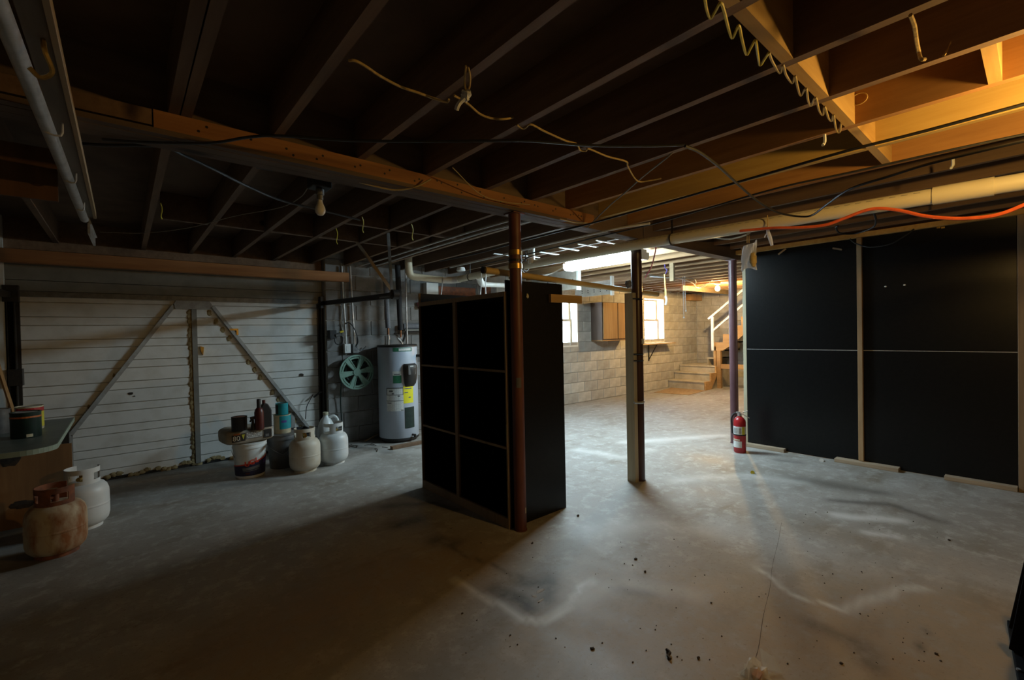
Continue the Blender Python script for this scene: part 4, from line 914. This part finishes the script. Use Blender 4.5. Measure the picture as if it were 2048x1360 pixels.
# ================================================================== fluorescent fixture
FX, FY0, FY1, FZ = 4.58, 2.98, 4.15, 2.345
t = thing('fluorescent_fixture', (FX, 3.56, FZ), 'glowing fluorescent shop light with wraparound lens under the joists', 'light')
MB().box(FX-.06, FX+.06, FY0, FY1, FZ-.03, FZ).build('housing', 'white_enamel', t)
MB().prism([(FX-.105, FZ-.035), (FX-.105, FZ-.085), (FX-.075, FZ-.112), (FX+.075, FZ-.112), (FX+.105, FZ-.085), (FX+.105, FZ-.035)], 'Y', FY0+.02, FY1-.02).build('lens', 'tube_glow', t)
for y_ in (FY0, FY1-.018): MB().prism([(FX-.112, FZ-.03), (FX-.112, FZ-.088), (FX-.08, FZ-.118), (FX+.08, FZ-.118), (FX+.112, FZ-.088), (FX+.112, FZ-.03)], 'Y', y_, y_+.018).build('end_cap', 'white_enamel', t)
one('fixture_cord', MB().tube([(FX, FY1, FZ-.03), (FX-.10, FY1+.22, FZ-.13), (FX-.25, FY1+.45, FZ-.16), (FX-.32, FY1+.55, FZ-.08), (FX-.3, FY1+.6, FZ)], .009, 6, 6), 'white_cord', (FX-.3, FY1+.5, FZ-.1), 'white power cord looping from the far end of the shop light', 'cord')
# ================================================================== bulbs
def bulb(name, c, mat, label, base_z, box=None, k=1.):
    c = V3(c); t = thing(name, (c.x, c.y, base_z), label, 'light')
    MB().lathe([(.004, -.034), (.016, -.030), (.027, -.016), (.030, 0), (.027, .016), (.019, .034), (.014, .05), (.013, .06)] if k == 1 else [(a_*k, b_*k) for a_, b_ in ((.004, -.034), (.016, -.030), (.027, -.016), (.030, 0), (.027, .016), (.019, .030))], c, 20).build('glass', mat, t, smooth=True)
    MB().lathe([(.014, .058), (.018, .062), (.018, .085), (.024, .09), (.024, .12), (.010, .13)], c, 16).build('socket', 'grey_steel', t, smooth=True)
    if box:
        MB().box(c.x-.055, c.x+.055, c.y-.055, c.y+.055, c.z+.125, base_z).build('junction_box', box, t, bevel=.006)
    return t
bulb('hanging_bulb', (.905, 2.775, 2.155), 'bulb_white', 'unlit white bulb in a dark box behind the girder', ZJ, 'black_matte')
one('junction_box', MB().box(.555, .635, 2.60, 2.70, 2.30, 2.35), 'black_matte', (.6, 2.65, 2.35), 'small black junction box under a joist behind the girder, left of the bulb', 'electrical box', bevel=.006)
bulb('stair_bulb', (9.20, 4.28, 2.232), 'stair_glow', 'glowing warm bulb above the stairs', ZJ, None, 1.5)
MB().lathe([(.012, 0), (.05, .004), (.055, .03), (.055, .0345)], (9.20, 4.28, 2.3155), 16).build('canopy', 'white_enamel', bpy.data.objects['stair_bulb'], smooth=True)
bulb('work_bulb', (2.575, -.25, 2.135), 'lamp_glow', 'glowing warm bulb hanging beyond the right edge of the view', ZJ, 'grey_steel')
# ================================================================== board, pipe and bracket at upper left
t = thing('runner_board', (-.15, 2.0, 2.25), 'long board under the girder carrying a galvanized pipe, at the upper left', 'board')
MB().box(-.178, -.126, -1.0, 4.02, 2.212, 2.249).build('board', 'runner_wood', t)
MB().box(-.1255, -.112, -1.0, 4.02, 2.206, 2.249).build('edge_strip', 'pale_wood', t)  # pale strip paints the light on the board's right face
MB().cyl((-.205, 1.30, 2.187), (-.168, 3.98, 2.187), .021, n=14).build('galvanized_pipe', 'zinc', t, smooth=True)
for y_ in (2.35, 3.0, 3.6): MB().tube([(-.215+(y_-1.3)*.0138, y_, 2.212), (-.215+(y_-1.3)*.0138, y_, 2.17), (-.155, y_, 2.163), (-.150, y_, 2.212)], .004, 5, 3).build('pipe_strap', 'zinc', t)
MB().bar((-.15, 4.03, 2.20), (-.135, 4.32, 2.165), .07, .012, (1, 0, .3)).bar((-.15, 4.02, 2.14), (-.135, 4.32, 2.11), .012, .07).build('end_bracket', 'zinc', t)
h_ = on_z(85, 95, 2.18); MB().tube([h_+V3((0, .02, .03)), h_+V3((.005, .0, -.01)), h_+V3((.015, .03, -.045)), h_+V3((-.01, .05, -.06)), h_+V3((-.03, .04, -.045))], .006, 6, 5).build('hook', 'brass', t, smooth=True)
a, b = on_y(112, 268, 3.15), on_y(108, 402, 3.15)
one('hung_plywood', MB().box(-1.9, a.x, 3.15, 3.168, b.z, 2.349), 'panel_brown', (-1.0, 3.16, b.z), 'dark brown plywood panel hung from the joists at the upper left', 'panel')
# white cross strips stapled under the joists near the shop light
for i, (px_, py_) in enumerate(((1008, 510), (1060, 513), (1099, 507), (1138, 498), (1176, 491), (1212, 484))):
    p = on_z(px_, py_, ZJ-.012); one('insulation_support', MB().bar(p+V3((-.16, 0, 0)), p+V3((.16, 0, 0)), .022, .010), 'white_enamel', p, ('leftmost', 'second', 'third', 'fourth', 'fifth', 'rightmost')[i]+' white cross strip in the row under the joists behind the first post', 'strip', 'white cross strips under the joists')
# ================================================================== ropes, cords and cables
def run(name, pts, r, mat, label, cat, z=2.338, sub=6, n=6):
    P = [on_z(q[0], q[1], q[2] if len(q) > 2 else z) for q in pts]
    return one(name, MB().tube(P, r, n, sub), mat, P[0], label, cat, smooth=True)
t = run('tan_rope', [(697, 121), (712, 122), (735, 135), (760, 152), (800, 173), (835, 185), (865, 196), (893, 204), (898, 199)], .0048, 'rope', 'tan rope stretched from joist to joist at the top centre, knotted at its left end', 'rope', 2.335)
t = run('tan_rope', [(908, 191), (935, 207), (960, 228), (985, 237), (1010, 238), (1030, 234, 2.40)], .0045, 'rope', 'tan rope sagging under the two joists right of the white knot', 'rope', 2.325)
t = run('tan_rope', [(1034, 250), (1045, 257), (1052, 255), (1062, 249), (1090, 263), (1130, 281), (1153, 288), (1160, 300), (1172, 302), (1178, 298), (1215, 313), (1252, 323), (1256, 334), (1275, 362), (1300, 361), (1322, 357)], .0045, 'rope', 'tan rope hooked along the joists above the first steel post', 'rope', 2.33)
p = on_z(930, 190, 2.30)
t = thing('knotted_rope', p, 'frayed white knotted rope loop hanging from a joist at the top centre', 'rope')
MB().tube([on_z(932, 132, 2.348), on_z(930, 155, 2.335), on_z(930, 172, 2.32), on_z(934, 184, 2.305), on_z(939, 172, 2.32), on_z(940, 152, 2.335), on_z(936, 134, 2.348)], .004, 6, 6).build('loop', 'rope', t, smooth=True)
MB().blob(on_z(931, 192, 2.29), .018, .02, .02, 10, 8, .3).blob(on_z(937, 186, 2.30), .012, .012, .014, 8, 6, .2).build('knot', 'white_cord', t)
MB().tube([on_z(929, 196, 2.28), on_z(920, 205, 2.265), on_z(915, 213, 2.25), on_z(913, 220, 2.24)], .009, 7, 5).build('frayed_tail', 'white_cord', t, smooth=True)
run('coiled_cord', [(1408, -14), (1413, 18), (1421, 36), (1430, 24), (1441, 6), (1448, 22), (1455, 50), (1464, 76), (1472, 62), (1478, 52), (1484, 80), (1493, 109), (1502, 95), (1511, 81), (1515, 105), (1520, 130), (1529, 118), (1538, 105)], .0045, 'yellow_cord', 'bright yellow coiled cord zigzagging under the joists at the top', 'cord', 2.315)
run('coiled_cord', [(1538, 105), (1545, 124), (1560, 146), (1566, 130), (1572, 150), (1585, 166), (1590, 152), (1596, 178), (1602, 191), (1612, 177), (1616, 200), (1622, 212), (1631, 195), (1638, 220), (1646, 230), (1649, 213), (1657, 236), (1664, 242), (1667, 230), (1672, 258), (1679, 265), (1682, 248)], .0042, 'tan_cord', 'tan coiled cord continuing below the yellow one along the bridging', 'cord', 2.325)
run('dangling_rope', [(1821, 30), (1829, 52), (1833, 80), (1838, 105), (1842, 118, 2.25), (1850, 119, 2.25)], .0055, 'rope', 'short tan rope end dangling from a joist at the upper right', 'rope', 2.30)
run('frayed_string', [(1926, 50, 2.45), (1905, 80, 2.40), (1895, 100, 2.37), (1887, 112, 2.345)], .004, 'rope', 'frayed string end tacked on a joist at the upper right', 'string')
one('string_loop', MB().tube([on_x(1700+17*math.cos(q)+18, 198+11*math.sin(q)-.3*17*math.cos(q), 2.628) for q in [i*.35 for i in range(19)]], .0025, 5), 'rope', on_x(1718, 198, 2.628), 'pale string ring stuck on the lit joist face', 'string')
run('black_cable', [(205, 279), (300, 285), (420, 286), (500, 274), (565, 272), (700, 281), (860, 283), (960, 282), (1060, 282), (1180, 291), (1290, 292), (1370, 290)], .006, 'black_cord', 'long black cable crossing under all joists at the centre', 'cable', 2.24)
run('black_cable', [(1370, 292), (1400, 305), (1440, 335), (1480, 372), (1520, 405), (1560, 426), (1600, 433), (1625, 430), (1655, 408), (1700, 378), (1780, 352), (1850, 330), (1950, 305), (2080, 275), (2250, 240)], .006, 'black_cord', 'black cable drooping in front of the drain pipe', 'cable', 2.10)
run('black_cable', [(100, 282), (200, 290), (320, 293), (370, 312), (430, 340), (490, 370), (560, 400), (640, 420), (720, 440)], .007, 'black_cord', 'thin black cable sagging below the garage joists', 'cable', 2.26)
run('black_cable', [(880, 522), (950, 508), (1030, 486), (1110, 465), (1185, 446), (1300, 414), (1420, 380), (1560, 340), (1700, 300), (1850, 262), (2060, 205), (2300, 140)], .007, 'black_cord', 'thick black cable strung along the joists above the drain pipe', 'cable', 2.243, 4)
run('white_cable', [(690, 540), (760, 520), (830, 498), (900, 476), (960, 458), (1060, 430), (1085, 427)], .009, 'white_cord', 'white house cable stapled along a joist behind the first post, upper of two', 'cable', 2.342, 4)
run('white_cable', [(700, 545), (770, 526), (840, 503), (910, 482), (970, 464), (1060, 442), (1095, 430)], .009, 'white_cord', 'white house cable stapled along a joist behind the first post, lower of two', 'cable', 2.342, 4)
run('white_cable', [(900, 535), (1000, 512), (1080, 492), (1160, 474), (1230, 458), (1300, 447)], .009, 'white_cord', 'white house cable running to the shop light over the drain pipe', 'cable', 2.243, 4)
run('black_cable', [(960, 530), (1040, 512), (1130, 490), (1220, 468), (1310, 447), (1420, 415), (1560, 375), (1700, 345), (1900, 300), (2080, 262), (2250, 226)], .006, 'black_cord', 'black cable running close above the drain pipe', 'cable', 2.240, 4)
run('grey_wire', [(1388, 265, 2.45), (1340, 310), (1290, 350), (1250, 385, 2.33), (1215, 415, 2.30), (1175, 455, 2.24)], .005, 'grey_cord', 'slanting grey wire crossing the joists near the end of the ledger', 'wire', 2.345)
run('tan_wire', [(690, 355, 2.26), (740, 370, 2.25), (790, 380, 2.24), (830, 374, 2.26), (862, 358, 2.31)], .005, 'tan_cord', 'thin tan wire drooping from the girder face', 'wire')
run('tan_wire', [(905, 335, 2.34), (960, 388, 2.29), (1010, 404, 2.28), (1060, 409, 2.28)], .003, 'tan_cord', 'thin tan wire tacked along the ledger near the first post', 'wire')
run('tan_wire', [(1120, 438, 2.24), (1150, 445, 2.24), (1175, 446, 2.24)], .004, 'tan_cord', 'short tan wire under the girder right of the first post', 'wire', 2.25)
run('grey_wire', [(200, 464), (290, 466), (380, 455), (470, 432), (560, 415), (600, 395), (618, 372)], .003, 'grey_cord', 'thin grey wire sagging below the joists over the garage door', 'wire', 2.33)
for px_, py_, lab in ((322, 420, 'leftmost yellow tie hanging from a garage joist'), (673, 470, 'yellow tie hanging from a joist near the door header'), (725, 447, 'yellow tie hanging below the bridging left of the strap'), (824, 462, 'yellow tie hanging below the bridging right of the strap')):
    run('yellow_tie', [(px_-1, py_-14, 2.36), (px_+2, py_-2, 2.33), (px_, py_+12, 2.30), (px_+2, py_+18, 2.29)], .004, 'yellow_cord', lab, 'tie')
# orange extension cord and black loop at the right
P_ = [on_x(a_, b_, 3.45) for a_, b_ in ((1480, 462), (1545, 456), (1600, 455), (1650, 450), (1690, 436), (1730, 421), (1760, 417), (1800, 421), (1850, 432), (1910, 437), (1970, 434), (2010, 425), (2070, 402), (2150, 385), (2300, 375), (2450, 380))]
one('extension_cord', MB().tube(P_, .010, 7, 6), 'orange_cord', P_[0], 'orange extension cord looping under the drain pipe on the right', 'cord', smooth=True)
run('black_loop', [(1745, 420), (1752, 440), (1745, 455), (1710, 467), (1680, 466), (1672, 455), (1676, 452)], .007, 'black_cord', 'black wire loop hanging beside the orange cord', 'wire', 2.16)
one('black_wire', MB().tube([on_x(1700, 478, 5.60), on_x(1712, 487, 5.60), on_x(1740, 494, 5.6), (on_x(1780, 488, 5.6)), on_x(1812, 470, 5.60), on_x(1828, 458, 5.62)], .007, 6, 6), 'black_cord', on_x(1740, 494, 5.6), 'black wire drooping across the top of the partition', 'wire')
one('purple_wire', MB().tube([on_x(1500, 466, 3.6), on_x(1480, 474, 3.6), on_x(1455, 478, 3.65), on_x(1425, 475, 3.7), on_x(1405, 472, 3.75)], .006, 6, 5), 'white_cord', on_x(1455, 478, 3.65), 'pale wire sagging under the drain pipe left of the plastic bag', 'wire')
one('red_wire', MB().tube([on_z(1315, 478, ZJ), on_x(1312, 495, 4.2), on_x(1308, 515, 4.2), on_x(1302, 535, 4.2), on_x(1290, 556, 4.2)], .007, 6, 5), 'pink', on_x(1302, 535, 4.2), 'pinkish cord hanging right of the second post', 'cord')
# plastic bag hung from the drain pipe
p = on_x(1497, 512, PX); zt_ = PZ-PR
t = thing('plastic_bag', p, 'clear plastic bag with yellow contents hung from the drain pipe', 'bag')
u_ = RT; n = 12; m2 = 10; mb = MB(); random.seed(3)
def bagq(i, j, s_):
    k = j/m2; a_ = -1+2*i/n; l_ = 1487-4*math.sin(k*2.6)-(k > .8)*(k-.8)*8; r_ = 1514-2.5*math.sin(k*3.1)
    y_ = 484+2*(1-a_)/2*4*(1-k)-5*(a_ > .8)*(k < .05)+k*(54+3*(a_ < -.7)-2*math.cos(a_*3)); x_ = (l_+r_)/2+a_*(r_-l_)/2
    bulge = .030*max(0, 1-a_*a_)**.5*math.sin(math.pi*min(1, .1+k*.9))**.6+.005*math.sin(6*a_+8*k)+.003*math.sin(15*a_-11*k)
    q = on_x(x_, y_, PX); return q - FW*(bulge*s_)
for s_ in (1, -1):
    o = len(mb.v); mb.v += [bagq(i, j, s_) for j in range(m2+1) for i in range(n+1)]
    mb.f += [(o+j*(n+1)+i, o+j*(n+1)+i+1, o+(j+1)*(n+1)+i+1, o+(j+1)*(n+1)+i) for j in range(m2) for i in range(n)]
mb.build('film', 'bag_film', t, smooth=True)
c_ = on_x(1505, 519, PX)-FW*.010; MB().blob(c_, .022, .024, .056, 12, 8, .12).build('contents', 'bag_fill', t, smooth=True)
for x_ in (1494, 1498): MB().cyl(on_x(x_, 457, PX), on_x(x_, 486, PX), .003, n=6).build('string', 'rope', t)
p = on_x(1540, 470, PX-.03)
t = thing('plastic_tie', p, 'twisted clear plastic scrap hung from the drain pipe right of the bag', 'scrap')
mb = MB(); mb.tube([on_x(1535, 452, PX-.04), on_x(1536, 464, PX-.04), on_x(1540, 476, PX-.04), on_x(1544, 491, PX-.04)], lambda k: .006+.010*k*(1.15-k)*2.2, 7, 5); mb.build('twist', 'bag_film', t, smooth=True)
MB().tube([on_x(1537, 462, PX-.04), on_x(1531, 470, PX-.04), on_x(1529, 475, PX-.04)], .004, 5, 3).build('tail', 'bag_film', t)
MB().cyl(on_x(1535, 430, PX-.065), on_x(1535.5, 455, PX-.055), .003, n=6).build('string', 'rope', t)
for px_, py_, lab in ((1649, 277, 'small white clip hanging from a joist below the coiled cord'), (1897, 396, 'small white clip under the right end of the drain pipe'), (1906, 325, 'white string end hanging above the drain pipe coupling')):
    p = on_z(px_, py_, 2.33); one('cord_clip', MB().tube([p+V3((0, 0, .02)), p+V3((.004, 0, -.01)), p+V3((.012, .006, -.02)), p+V3((.0, .008, -.03))], .007, 6, 4), 'white_enamel', p, lab, 'clip', 'white cord clips', smooth=True)
# ================================================================== far room: cabinet, shelf, boards, stairs
t = thing('wall_cabinet', (7.77, 5.85, 1.245), 'brown two-door wall cabinet hung on the block wall between the windows', 'cabinet')
MB().box(7.28, 8.27, 5.715, 5.998, 1.235, 2.0).build('body', 'cab_dark', t)
for a_, b_ in ((7.305, 7.765), (7.79, 8.25)):
    d_ = MB().box(a_, b_, 5.695, 5.714, 1.255, 1.99).build('door', 'cab_wood', t, bevel=.003)
MB().box(7.28, 8.27, 5.70, 5.998, 1.215, 1.234).build('bottom_rail', 'cab_wood', t)
t = thing('window_shelf', (9.4, 5.85, 1.10), 'pale wooden shelf on a metal bracket below the right window', 'shelf')
MB().box(8.65, 10.12, 5.74, 5.995, 1.09, 1.118).build('board', 'pale_wood', t)
for x_ in (9.35,):
    MB().box(x_-.02, x_+.02, 5.985, 5.998, .70, 1.088).bar((x_, 5.98, .74), (x_, 5.78, 1.07), .012, .02).box(x_-.012, x_+.012, 5.76, 5.985, 1.07, 1.089).build('bracket', 'black_metal', t)
def perf(px0, px1, pyt, pyb, X, lab):
    a_, b_ = on_x(px0, pyt, X), on_x(px1, pyb, X); ya, yb = min(a_.y, b_.y), max(a_.y, b_.y); zb, zt2 = min(a_.z, b_.z), min(2.345, max(a_.z, b_.z))
    t = thing('perforated_board', (X, (ya+yb)/2, zb), lab, 'board', 'perforated boards')
    MB().box(X, X+.02, ya+.04, yb, zb, zt2).build('board', 'perf_tan', t)
    MB().box(X-.01, X+.05, ya, ya+.04, zb-.02, ZJ).build('end_post', 'white_paint', t)
    n = 5
    for i in range(n):
        y_ = ya+.12+(yb-ya-.15)*i/n
        for dz in (.0, -.035): MB().cyl((X-.0012, y_, zb+(zt2-zb)*.5+dz), (X+.001, y_, zb+(zt2-zb)*.5+dz), .011, n=8).build('hole', 'black_matte', t)
perf(1062, 1158, 530, 577, 5.15, 'white perforated board hanging left of the shop light')
perf(1160, 1225, 552, 575, 6.75, 'white perforated board hanging beyond the shop light near the second post')
perf(1150, 1225, 573, 588, 6.325, 'narrow perforated board above the wall cabinet')
a, b = on_y(878, 572, 5.92), on_y(952, 592, 5.92)
one('steel_sheet', MB().box(a.x, b.x, 5.93, 5.998, b.z-.1, a.z), 'rust', ((a.x+b.x)/2, 5.96, b.z-.1), 'rusty orange steel panel on the wall behind the shelf unit', 'panel')
a, b = on_y(968, 572, 5.92), on_y(982, 592, 5.92)
one('steel_strip', MB().box(a.x, b.x, 5.92, 5.998, b.z-.3, a.z), 'rust', ((a.x+b.x)/2, 5.96, b.z-.3), 'narrow rusty strip on the wall right of the rusty panel', 'panel')
a, b = on_y(853, 565, 5.9), on_y(877, 590, 5.9)
one('white_carton', MB().box(a.x, b.x, 5.90, 5.998, b.z-.15, a.z), 'white_paint', ((a.x+b.x)/2, 5.95, b.z-.15), 'white painted board on the wall left of the rusty panel', 'board')
for px_, lab in ((884, 'white cord hanging behind the shelf unit, left of the rusty panel'), (962, 'pair of white cords hanging behind the shelf unit, left one'), (971, 'pair of white cords hanging behind the shelf unit, right one')):
    one('white_string', MB().tube([V3((on_y(px_+1, 560, 5.35).x, 5.352, 2.175)) if px_ < 900 else on_z(px_+1, 545, 2.125), on_y(px_, 575, 4.9), on_y(px_-4 if px_ < 970 else px_+2, 610, 4.9)], .007, 5, 4), 'white_cord', on_z(px_, 560, 2.05), lab, 'cord')
one('round_vent', MB().lathe([(.05, 0), (.06, .012), (.05, .05), (.02, .055)], (3.42, 5.0, 2.24), 18), 'white_enamel', (3.42, 5.0, 2.24), 'small round white ceiling fitting over the drain pipe', 'fitting', smooth=True)
# concrete-coloured lower steps
stp = thing('lower_stairs', (10.7, 5.5, 0), 'three dusty lower steps rising to a corner landing', 'stairs')
YS0, YS1 = 5.09, 5.985
for i, (xa, zt2) in enumerate(((10.20, .195), (10.47, .375), (10.74, .53))):
    MB().box(xa, (10.47, 10.74, 11.645)[i], YS0, YS1, 0, zt2-.03).build('riser_block', 'concrete_step', stp)
    MB().box(xa-.02, (10.47, 10.74, 11.645)[i], YS0-.01, YS1, zt2-.03, zt2).build('tread', 'concrete_step', stp, bevel=.006)
MB().prism([(10.19, 0), (10.46, .0), (10.75, .30), (10.75, .53), (10.72, .53), (10.72, .375), (10.45, .375), (10.45, .195), (10.19, .195)], 'Y', YS0-.045, YS0-.011).build('stringer', 'stair_wood', stp)
us = thing('upper_stairs', (11.2, 4.4, .53), 'upper wooden stair flight with zigzag stringer and white handrail', 'stairs')
ys = 5.32; z = .53
for i in range(7):
    z2 = z+.195; y2 = ys-.21
    MB().box(10.85, 11.64, ys-.02, ys, z+.002 if i == 0 else z-.03, z2-.03).build('riser', 'concrete_step', us)
    MB().box(10.85, 11.64, y2-.02, ys+.015, z2-.03, z2).build('tread', 'concrete_step', us)
    ys, z = y2, z2
P = [(5.128, .90), (5.128, 1.096), (4.917, 1.096), (4.914, 1.293), (4.70, 1.293), (4.70, 1.49), (4.49, 1.49), (4.49, 1.69), (4.28, 1.69), (4.28, 1.88), (4.07, 1.88), (4.07, 1.60), (4.72, 1.03), (4.93, .90)]
MB().prism(P, 'X', 10.80, 10.84).build('stringer', 'stair_wood', us)
MB().box(10.80, 10.84, 5.09, 5.145, .53, 1.0).build('riser_plate', 'stair_wood', us)
MB().box(10.78, 10.86, 4.97, 5.06, 0, .90).build('support_post', 'stair_wood', us)
MB().box(10.79, 10.85, 4.2, 4.968, .47, .58).build('support_rail', 'stair_wood', us)
MB().box(10.76, 10.80, 5.12, 5.18, .90, 1.71).build('newel', 'white_paint', us)
MB().bar((10.78, 5.25, 1.66), (10.78, 4.30, 2.395), .035, .05).build('handrail', 'white_paint', us)
MB().bar((10.78, 5.14, 1.38), (10.78, 4.30, 2.065), .03, .045).build('mid_rail', 'white_paint', us)
one('doormat', MB().prism([(9.10, 5.72), (10.15, 5.89), (10.17, 5.02), (9.24, 4.95)], 'Z', 0, .008), 'mat_brown', (9.6, 5.4, 0), 'flat brown mat on the floor before the stairs', 'mat')
a = on_y(1377, 588, 5.9); b = on_y(1399, 602, 5.9)
one('vent_box', MB().box(11.07, 11.62, 5.82, 5.997, 2.17, 2.33), 'cab_wood', (11.3, 5.9, 2.17), 'orange wooden box under the ceiling in the far corner', 'box', bevel=.004)
one('ceiling_board', MB().box(9.0, 11.5, 4.92, 4.96, 2.25, 2.348), 'pale_wood', (10.4, 4.94, 2.25), 'pale board fixed under the joists before the stairs', 'board')
p = on_x(1344, 525, 5.92)
one('joist_block', MB().box(5.90, 5.94, p.y-.03, p.y+.03, 2.10, ZJ), 'pale_wood', (5.92, p.y, ZJ), 'pale wood block hanging under the joists right of the second post', 'lumber')
p = on_x(1330, 560, 6.0)
t = thing('turnbuckle', on_x(1330, 610, 5.92), 'hanging brass turnbuckle with a white hook in front of the right window', 'hook')
MB().cyl(on_x(1329, 548, 5.92), on_x(1331, 592, 5.92), .012, n=8).build('barrel', 'brass', t, smooth=True)
MB().tube([on_x(1331, 592, 5.92), on_x(1333, 600, 5.92), on_x(1331, 610, 5.92)], .016, 6, 3).build('clip', 'white_enamel', t)
MB().tube([V3((5.92, on_x(1329, 525, 5.92).y, ZJ)), on_x(1329, 525, 5.92), on_x(1330, 536, 5.92), on_x(1334, 540, 5.92), on_x(1331, 548, 5.92)], .008, 6, 4).build('hook', 'purple', t)
for x0_, x1_, yb_, lab in ((1370, 1372, 622, 'beaded pull chain hanging near the stairs, shorter one'), (1366, 1368, 635, 'beaded pull chain hanging near the stairs, longer one')):
    t = thing('pull_chain', on_x(x1_, yb_, 7.56), lab, 'chain', 'pull chains near the stairs')
    MB().tube([V3((7.56, on_x(x0_, 570, 7.56).y, ZJ)), on_x(x0_, 575, 7.56), on_x(x1_-1, 600, 7.56), on_x(x1_, yb_, 7.56)], .005, 5, 5).build('chain', 'white_cord', t)
    MB().blob(on_x(x1_, yb_, 7.56), .016, .016, .018, 8, 6).build('bead', 'white_enamel', t, smooth=True)
run('white_cable', [(1300, 553, 2.30), (1330, 555, 2.25), (1360, 557, 2.27), (1385, 566, 2.25), (1395, 575, 2.25), (1415, 566, 2.32)], .008, 'white_cord', 'white cable draped under the far joists toward the stair bulb', 'cable')
run('white_cable', [(1290, 548, 2.30), (1340, 556, 2.29), (1388, 558, 2.29), (1391, 574, 2.24), (1405, 575, 2.26), (1425, 560, 2.34)], .006, 'grey_cord', 'thin grey cable draped under the far joists toward the stair bulb', 'cable')
